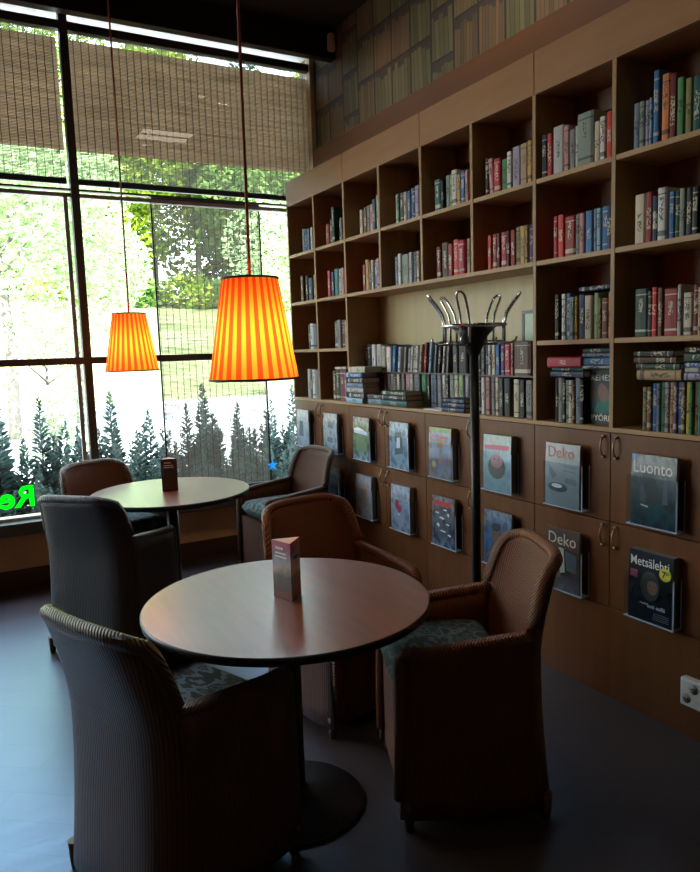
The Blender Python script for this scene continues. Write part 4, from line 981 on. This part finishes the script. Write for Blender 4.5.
def leaf_mat(name, a, b, sc=1.2):
    t = NT(name); v = t.coord('Object'); n = t.noise(v, sc, 4, .7); wn = t.n('TexWhiteNoise', noise_dimensions='3D')
    gm = t.n('NewGeometry'); t.set(wn.inputs[0], gm.outputs['Position'])
    r = gm.outputs['Random Per Island']
    f = t.math('ADD', t.math('MULTIPLY', n, .6), t.math('MULTIPLY', r, .45))
    c = t.ramp(f, [(.3,a),(.75,b)])
    d = t.n('BsdfDiffuse', i_Color=c); tl = t.n('BsdfTranslucent', i_Color=c); mx = t.n('MixShader'); mx.inputs[0].default_value = .35
    t.set(mx.inputs[1], d.outputs[0]); t.set(mx.inputs[2], tl.outputs[0]); return t.done(mx.outputs[0])
M['leaf_pale'] = leaf_mat('pale_birch_leaves', (.20,.33,.13), (.50,.61,.33))
M['leaf_lime'] = leaf_mat('yellow_green_leaves', (.09,.20,.02), (.34,.42,.05), .35)
M['leaf_mid'] = leaf_mat('mid_green_leaves', (.05,.13,.03), (.20,.32,.08), .35)
M['leaf_dark'] = leaf_mat('dark_spruce_needles', (.015,.04,.022), (.06,.115,.055), .4)
M['needle'] = leaf_mat('young_spruce_needles', (.065,.11,.10), (.20,.29,.26), 3)
M['bark'] = simple('grey_bark', (.16,.14,.12), .9)
def crown_mesh(name, blobs, n, size, mat, parent, rs):
    R = random.Random(rs); m = MB(); tot = sum(b[3]*b[4]*b[5] for b in blobs)
    verts = []; faces = []
    for cx, cy, cz, rx, ry, rz in blobs:
        for _ in range(int(n*rx*ry*rz/tot)):
            while True:
                p = Vector((R.uniform(-1,1), R.uniform(-1,1), R.uniform(-1,1)))
                if p.length < 1: break
            p = p.normalized()*(p.length**.45)
            c = Vector((cx+p.x*rx, cy+p.y*ry, cz+p.z*rz)); s = size*R.uniform(.5,1.3)
            a = Vector((R.gauss(0,1), R.gauss(0,1), R.gauss(0,.6))).normalized(); b_ = a.cross(Vector((R.gauss(0,1), R.gauss(0,1), R.gauss(0,1)))).normalized()
            k = len(verts)
            verts += [c-a*s, c+b_*s*.45, c+a*s, c-b_*s*.45]; faces.append((k,k+1,k+2,k+3))
    me = bpy.data.meshes.new(name); me.from_pydata([tuple(v) for v in verts], [], faces); me.materials.append(mat)
    return link(name, me, parent)
def tree(label, x, y, z0, h, r, kind, seed, n=2600, size=.3, trunk_h=None, full=0):
    t = thing('tree', label, 'tree', (x,y,z0), group='trees outside the window'); R = random.Random(seed)
    th = h*.8 if trunk_h is None else trunk_h
    mt = MB(); mt.tube([(0,0,-.2),(.03*r,0,th*.35),(-.02*r,.02*r,th*.7),(0,0,th)], [r*.055,r*.045,r*.03,r*.012], 8)
    if kind != 'spruce':
        for k in range(7):
            a = R.uniform(0,2*PI); zz = th*R.uniform(.35,.85); L = r*R.uniform(.5,.85)
            mt.tube([(0,0,zz),(L*.5*math.cos(a),L*.5*math.sin(a),zz+L*.35),(L*math.cos(a),L*math.sin(a),zz+L*.75)], [r*.02,r*.014,r*.006], 6)
    mt.build('trunk', M['bark'], t)
    if kind == 'spruce':
        bl = []
        for k in range(9):
            f = k/8; rr = r*(1-f*.9); bl.append((0,0,h*(.1+.88*f),rr,rr,h*.085))
        crown_mesh('foliage', bl, n, size, M['leaf_dark'], t, seed)
    else:
        mat = {'pale':M['leaf_pale'],'lime':M['leaf_lime'],'mid':M['leaf_mid']}[kind]
        bl = []
        for k in range(11):
            f = R.uniform(0,1); a = R.uniform(0,2*PI); rr = r*(R.uniform(.35,.6)+full); d = r*.62*math.sin(PI*(.18+.72*f))
            bl.append((d*math.cos(a), d*math.sin(a), h*(.30-full*.7+(.62+full*.5)*f), rr, rr, rr*1.05))
        crown_mesh('foliage', bl, n, size, mat, t, seed)
    return t
def hz(y): return -.08+max(0,(y-27))*.235 if y < 48 else -.08+21*.235+(y-48)*.08
tree('big pale leafy tree filling the left window panes', 1.15, 16.5, -.1, 7.2, 2.5, 'pale', 3, 11000, .085)
tree('pale leafy tree seen between the mullion and the tall blind', 2.9, 19.4, -.1, 6.9, 1.95, 'pale', 4, 8000, .09)
tree('thin young birch with bare trunk outside beside the mullion', .98, 8.6, -.06, 2.15, .62, 'pale', 5, 1500, .032, 1.9)
tree('pale leafy tree seen between tall blind and bookcase', 9.6, 20.0, -.1, 7.2, 2.6, 'pale', 6, 10000, .09)
tree('pale leafy tree outside beyond the left edge of the view', -3.2, 17.0, -.1, 7.0, 2.8, 'pale', 7, 2600, .2)
spec = [(-6,52,16,5,'mid','green hillside tree, first from the left'),(1,55,19,5.5,'spruce','tall dark hillside spruce, the one behind the big pale tree'),(4.8,52,17,4.4,'mid','green hillside tree right of the tall spruce behind the pale tree'),
 (9,54,20,5,'lime','yellow-green hillside tree above the first lamp'),(13.2,51,17.5,4.2,'lime','yellow-green hillside tree at the edge of the tall blind'),(16.6,52,18.5,4.6,'lime','bright yellow-green hillside tree in the middle of the tall blind'),
 (19.6,49,12,3.4,'mid','lower green hillside tree behind the tall blind'),(21.6,54,22,4.6,'spruce','tall dark hillside spruce behind the right part of the tall blind'),(24.6,52,17,4.8,'mid','green hillside tree behind the near lamp shade cord'),
 (28.5,53,19,5,'lime','yellow-green hillside tree near the bookcase edge'),(34,55,18,6,'mid','green hillside tree furthest to the right'),(-14,54,18,6,'spruce','dark hillside spruce furthest to the left')]
for i, (x, y, h, r, k, lab) in enumerate(spec):
    tree(lab, x, y, hz(y)-.2, h, r, k, 20+i, 11000 if k != 'spruce' else 7500, .27 if k != 'spruce' else .25, h*.7, 0 if k == 'spruce' else .14)
# bushes along the foot of the wood
for i, x in enumerate((6.5,10.5,14,17.2,20.2,23.5,27)):
    t = thing('bush', 'green bush at the top of the grass slope, %s from the left' % ORD[i], 'bush', (x,46.5,hz(46.5)-.2), group='bushes along the slope')
    crown_mesh('foliage', [(0,0,1.1,2.0,1.2,1.3),(1.1,.3,.9,1.3,1,1.0)], 900, .28, M['leaf_mid'] if i % 2 else M['leaf_lime'], t, 60+i)
# row of young spruces in the bed below the window
def spruce_proto(seed):
    R = random.Random(seed); verts = []; faces = []
    lead = [(0,0,1.0)]+[(R.uniform(-.26,.26), R.uniform(-.2,.2), R.uniform(.5,.86)) for _ in range(7)]
    for lx, ly, lh in lead:
        for i in range(int(210*lh)):
            f = (i+R.random())/(210*lh); z = lh*f; L = .17*(1-f)**.8+.016; a = R.uniform(0,2*PI)
            d = Vector((math.cos(a), math.sin(a), R.uniform(.25,.7))).normalized(); p = Vector((lx*(.4+.6*f), ly*(.4+.6*f), z)); s = Vector((-math.sin(a), math.cos(a), 0))
            q = p+d*L; w = .009+.007*(1-f)
            k = len(verts); verts += [p-s*w*.5, p+d*L*.5+s*w, q, p+d*L*.5-s*w]; faces.append((k,k+1,k+2,k+3))
            k = len(verts); u = Vector((0,0,1)); verts += [p-u*w*.5, p+d*L*.5+u*w, q, p+d*L*.5-u*w]; faces.append((k,k+1,k+2,k+3))
    me = bpy.data.meshes.new('needles'); me.from_pydata([tuple(v) for v in verts], [], faces); me.materials.append(M['needle'])
    t = thing('young_spruce', 'spruce', 'shrub', (0,0,-20), group='young spruces in the bed under the window')
    link('needles', me, t)
    m = MB()
    for lx, ly, lh in lead[:5]: m.tube([(lx*.4,ly*.4,0),(lx,ly,lh*1.02)], [.012,.003], 5)
    m.build('stems', M['bark'], t)
    return t
protos = [spruce_proto(s) for s in (1,2,3)]
used = [False]*3
Rs = random.Random(9)
rows = [('front', 6.55, [3.25,2.95,2.62,2.35,2.05,1.74,1.45,1.18,.86,.58,.30,.02,-.3], (.74,1.0)), ('back', 7.4, [3.7,3.35,3.02,2.70,2.42,2.1,1.75,1.40,1.05,.72,.38,.05,-.35], (.95,1.36))]
for nm, y, xs, hr in rows:
    for i, x in enumerate(xs):
        k = Rs.randrange(3); s = Rs.uniform(*hr)
        lab = 'dark young spruce under the window, %s of the %s row counted from the bookcase' % (ORD[i], nm)
        loc = (x+Rs.uniform(-.06,.06), y+Rs.uniform(-.15,.15), -.05)
        if not used[k]:
            o = protos[k]; used[k] = True; o['label'] = lab; o.location = loc; o.rotation_euler = (0,0,Rs.uniform(0,6)); o.scale = (s*1.05,s*1.05,s)
        else: dup(protos[k], lab, loc, Rs.uniform(0,6), (s*1.05,s*1.05,s))

# ------------------------------------------------------------------ light, sky, camera
wd = bpy.data.worlds.new('sky'); SC.world = wd; wd.use_nodes = True
nt = wd.node_tree; nt.nodes.clear()
bg = nt.nodes.new('ShaderNodeBackground'); wo = nt.nodes.new('ShaderNodeOutputWorld')
tc = nt.nodes.new('ShaderNodeTexCoord'); sp = nt.nodes.new('ShaderNodeSeparateXYZ'); rp = nt.nodes.new('ShaderNodeValToRGB')
nt.links.new(tc.outputs['Generated'], sp.inputs[0]); nt.links.new(sp.outputs[2], rp.inputs[0]); nt.links.new(rp.outputs[0], bg.inputs[0]); nt.links.new(bg.outputs[0], wo.inputs[0])
rp.color_ramp.elements[0].color = (.84,.93,1,1); rp.color_ramp.elements[1].color = (.58,.77,1,1); rp.color_ramp.elements[0].position = .05
bg.inputs[1].default_value = 8.5
su = bpy.data.lights.new('sun', 'SUN'); su.energy = 34.0; su.color = (1,.985,.95); su.angle = .01
so_ = bpy.data.objects.new('sun', su); COL.objects.link(so_); so_.rotation_euler = Vector((.35,.75,-.9)).to_track_quat('-Z','Y').to_euler()

cam = bpy.data.cameras.new('camera'); co = bpy.data.objects.new('camera', cam); COL.objects.link(co)
cam.sensor_fit = 'VERTICAL'; cam.sensor_height = 36.0; cam.lens = 722.7/872*36.0; cam.clip_start = .05; cam.clip_end = 500
r = Vector((0.8726630402615286, -0.48724589625023673, -0.03241377102200714)); d = Vector((-0.08591880206665511, -0.08786133306773118, -0.9924204479972147)); f = Vector((0.4807048735097185, 0.868833598992848, -0.11853692186462723))
co.matrix_world = Matrix(((r.x,-d.x,-f.x,0),(r.y,-d.y,-f.y,0),(r.z,-d.z,-f.z,1.57),(0,0,0,1)))
SC.camera = co
SC.view_settings.view_transform = 'Standard'
SC.view_settings.look = 'None'
SC.view_settings.exposure = 0.0
cy = SC.cycles
cy.use_denoising = True
cy.max_bounces = 10; cy.diffuse_bounces = 5; cy.glossy_bounces = 4; cy.transparent_max_bounces = 24; cy.transmission_bounces = 6
cy.caustics_reflective = False; cy.caustics_refractive = False
cy.sample_clamp_indirect = 6.0
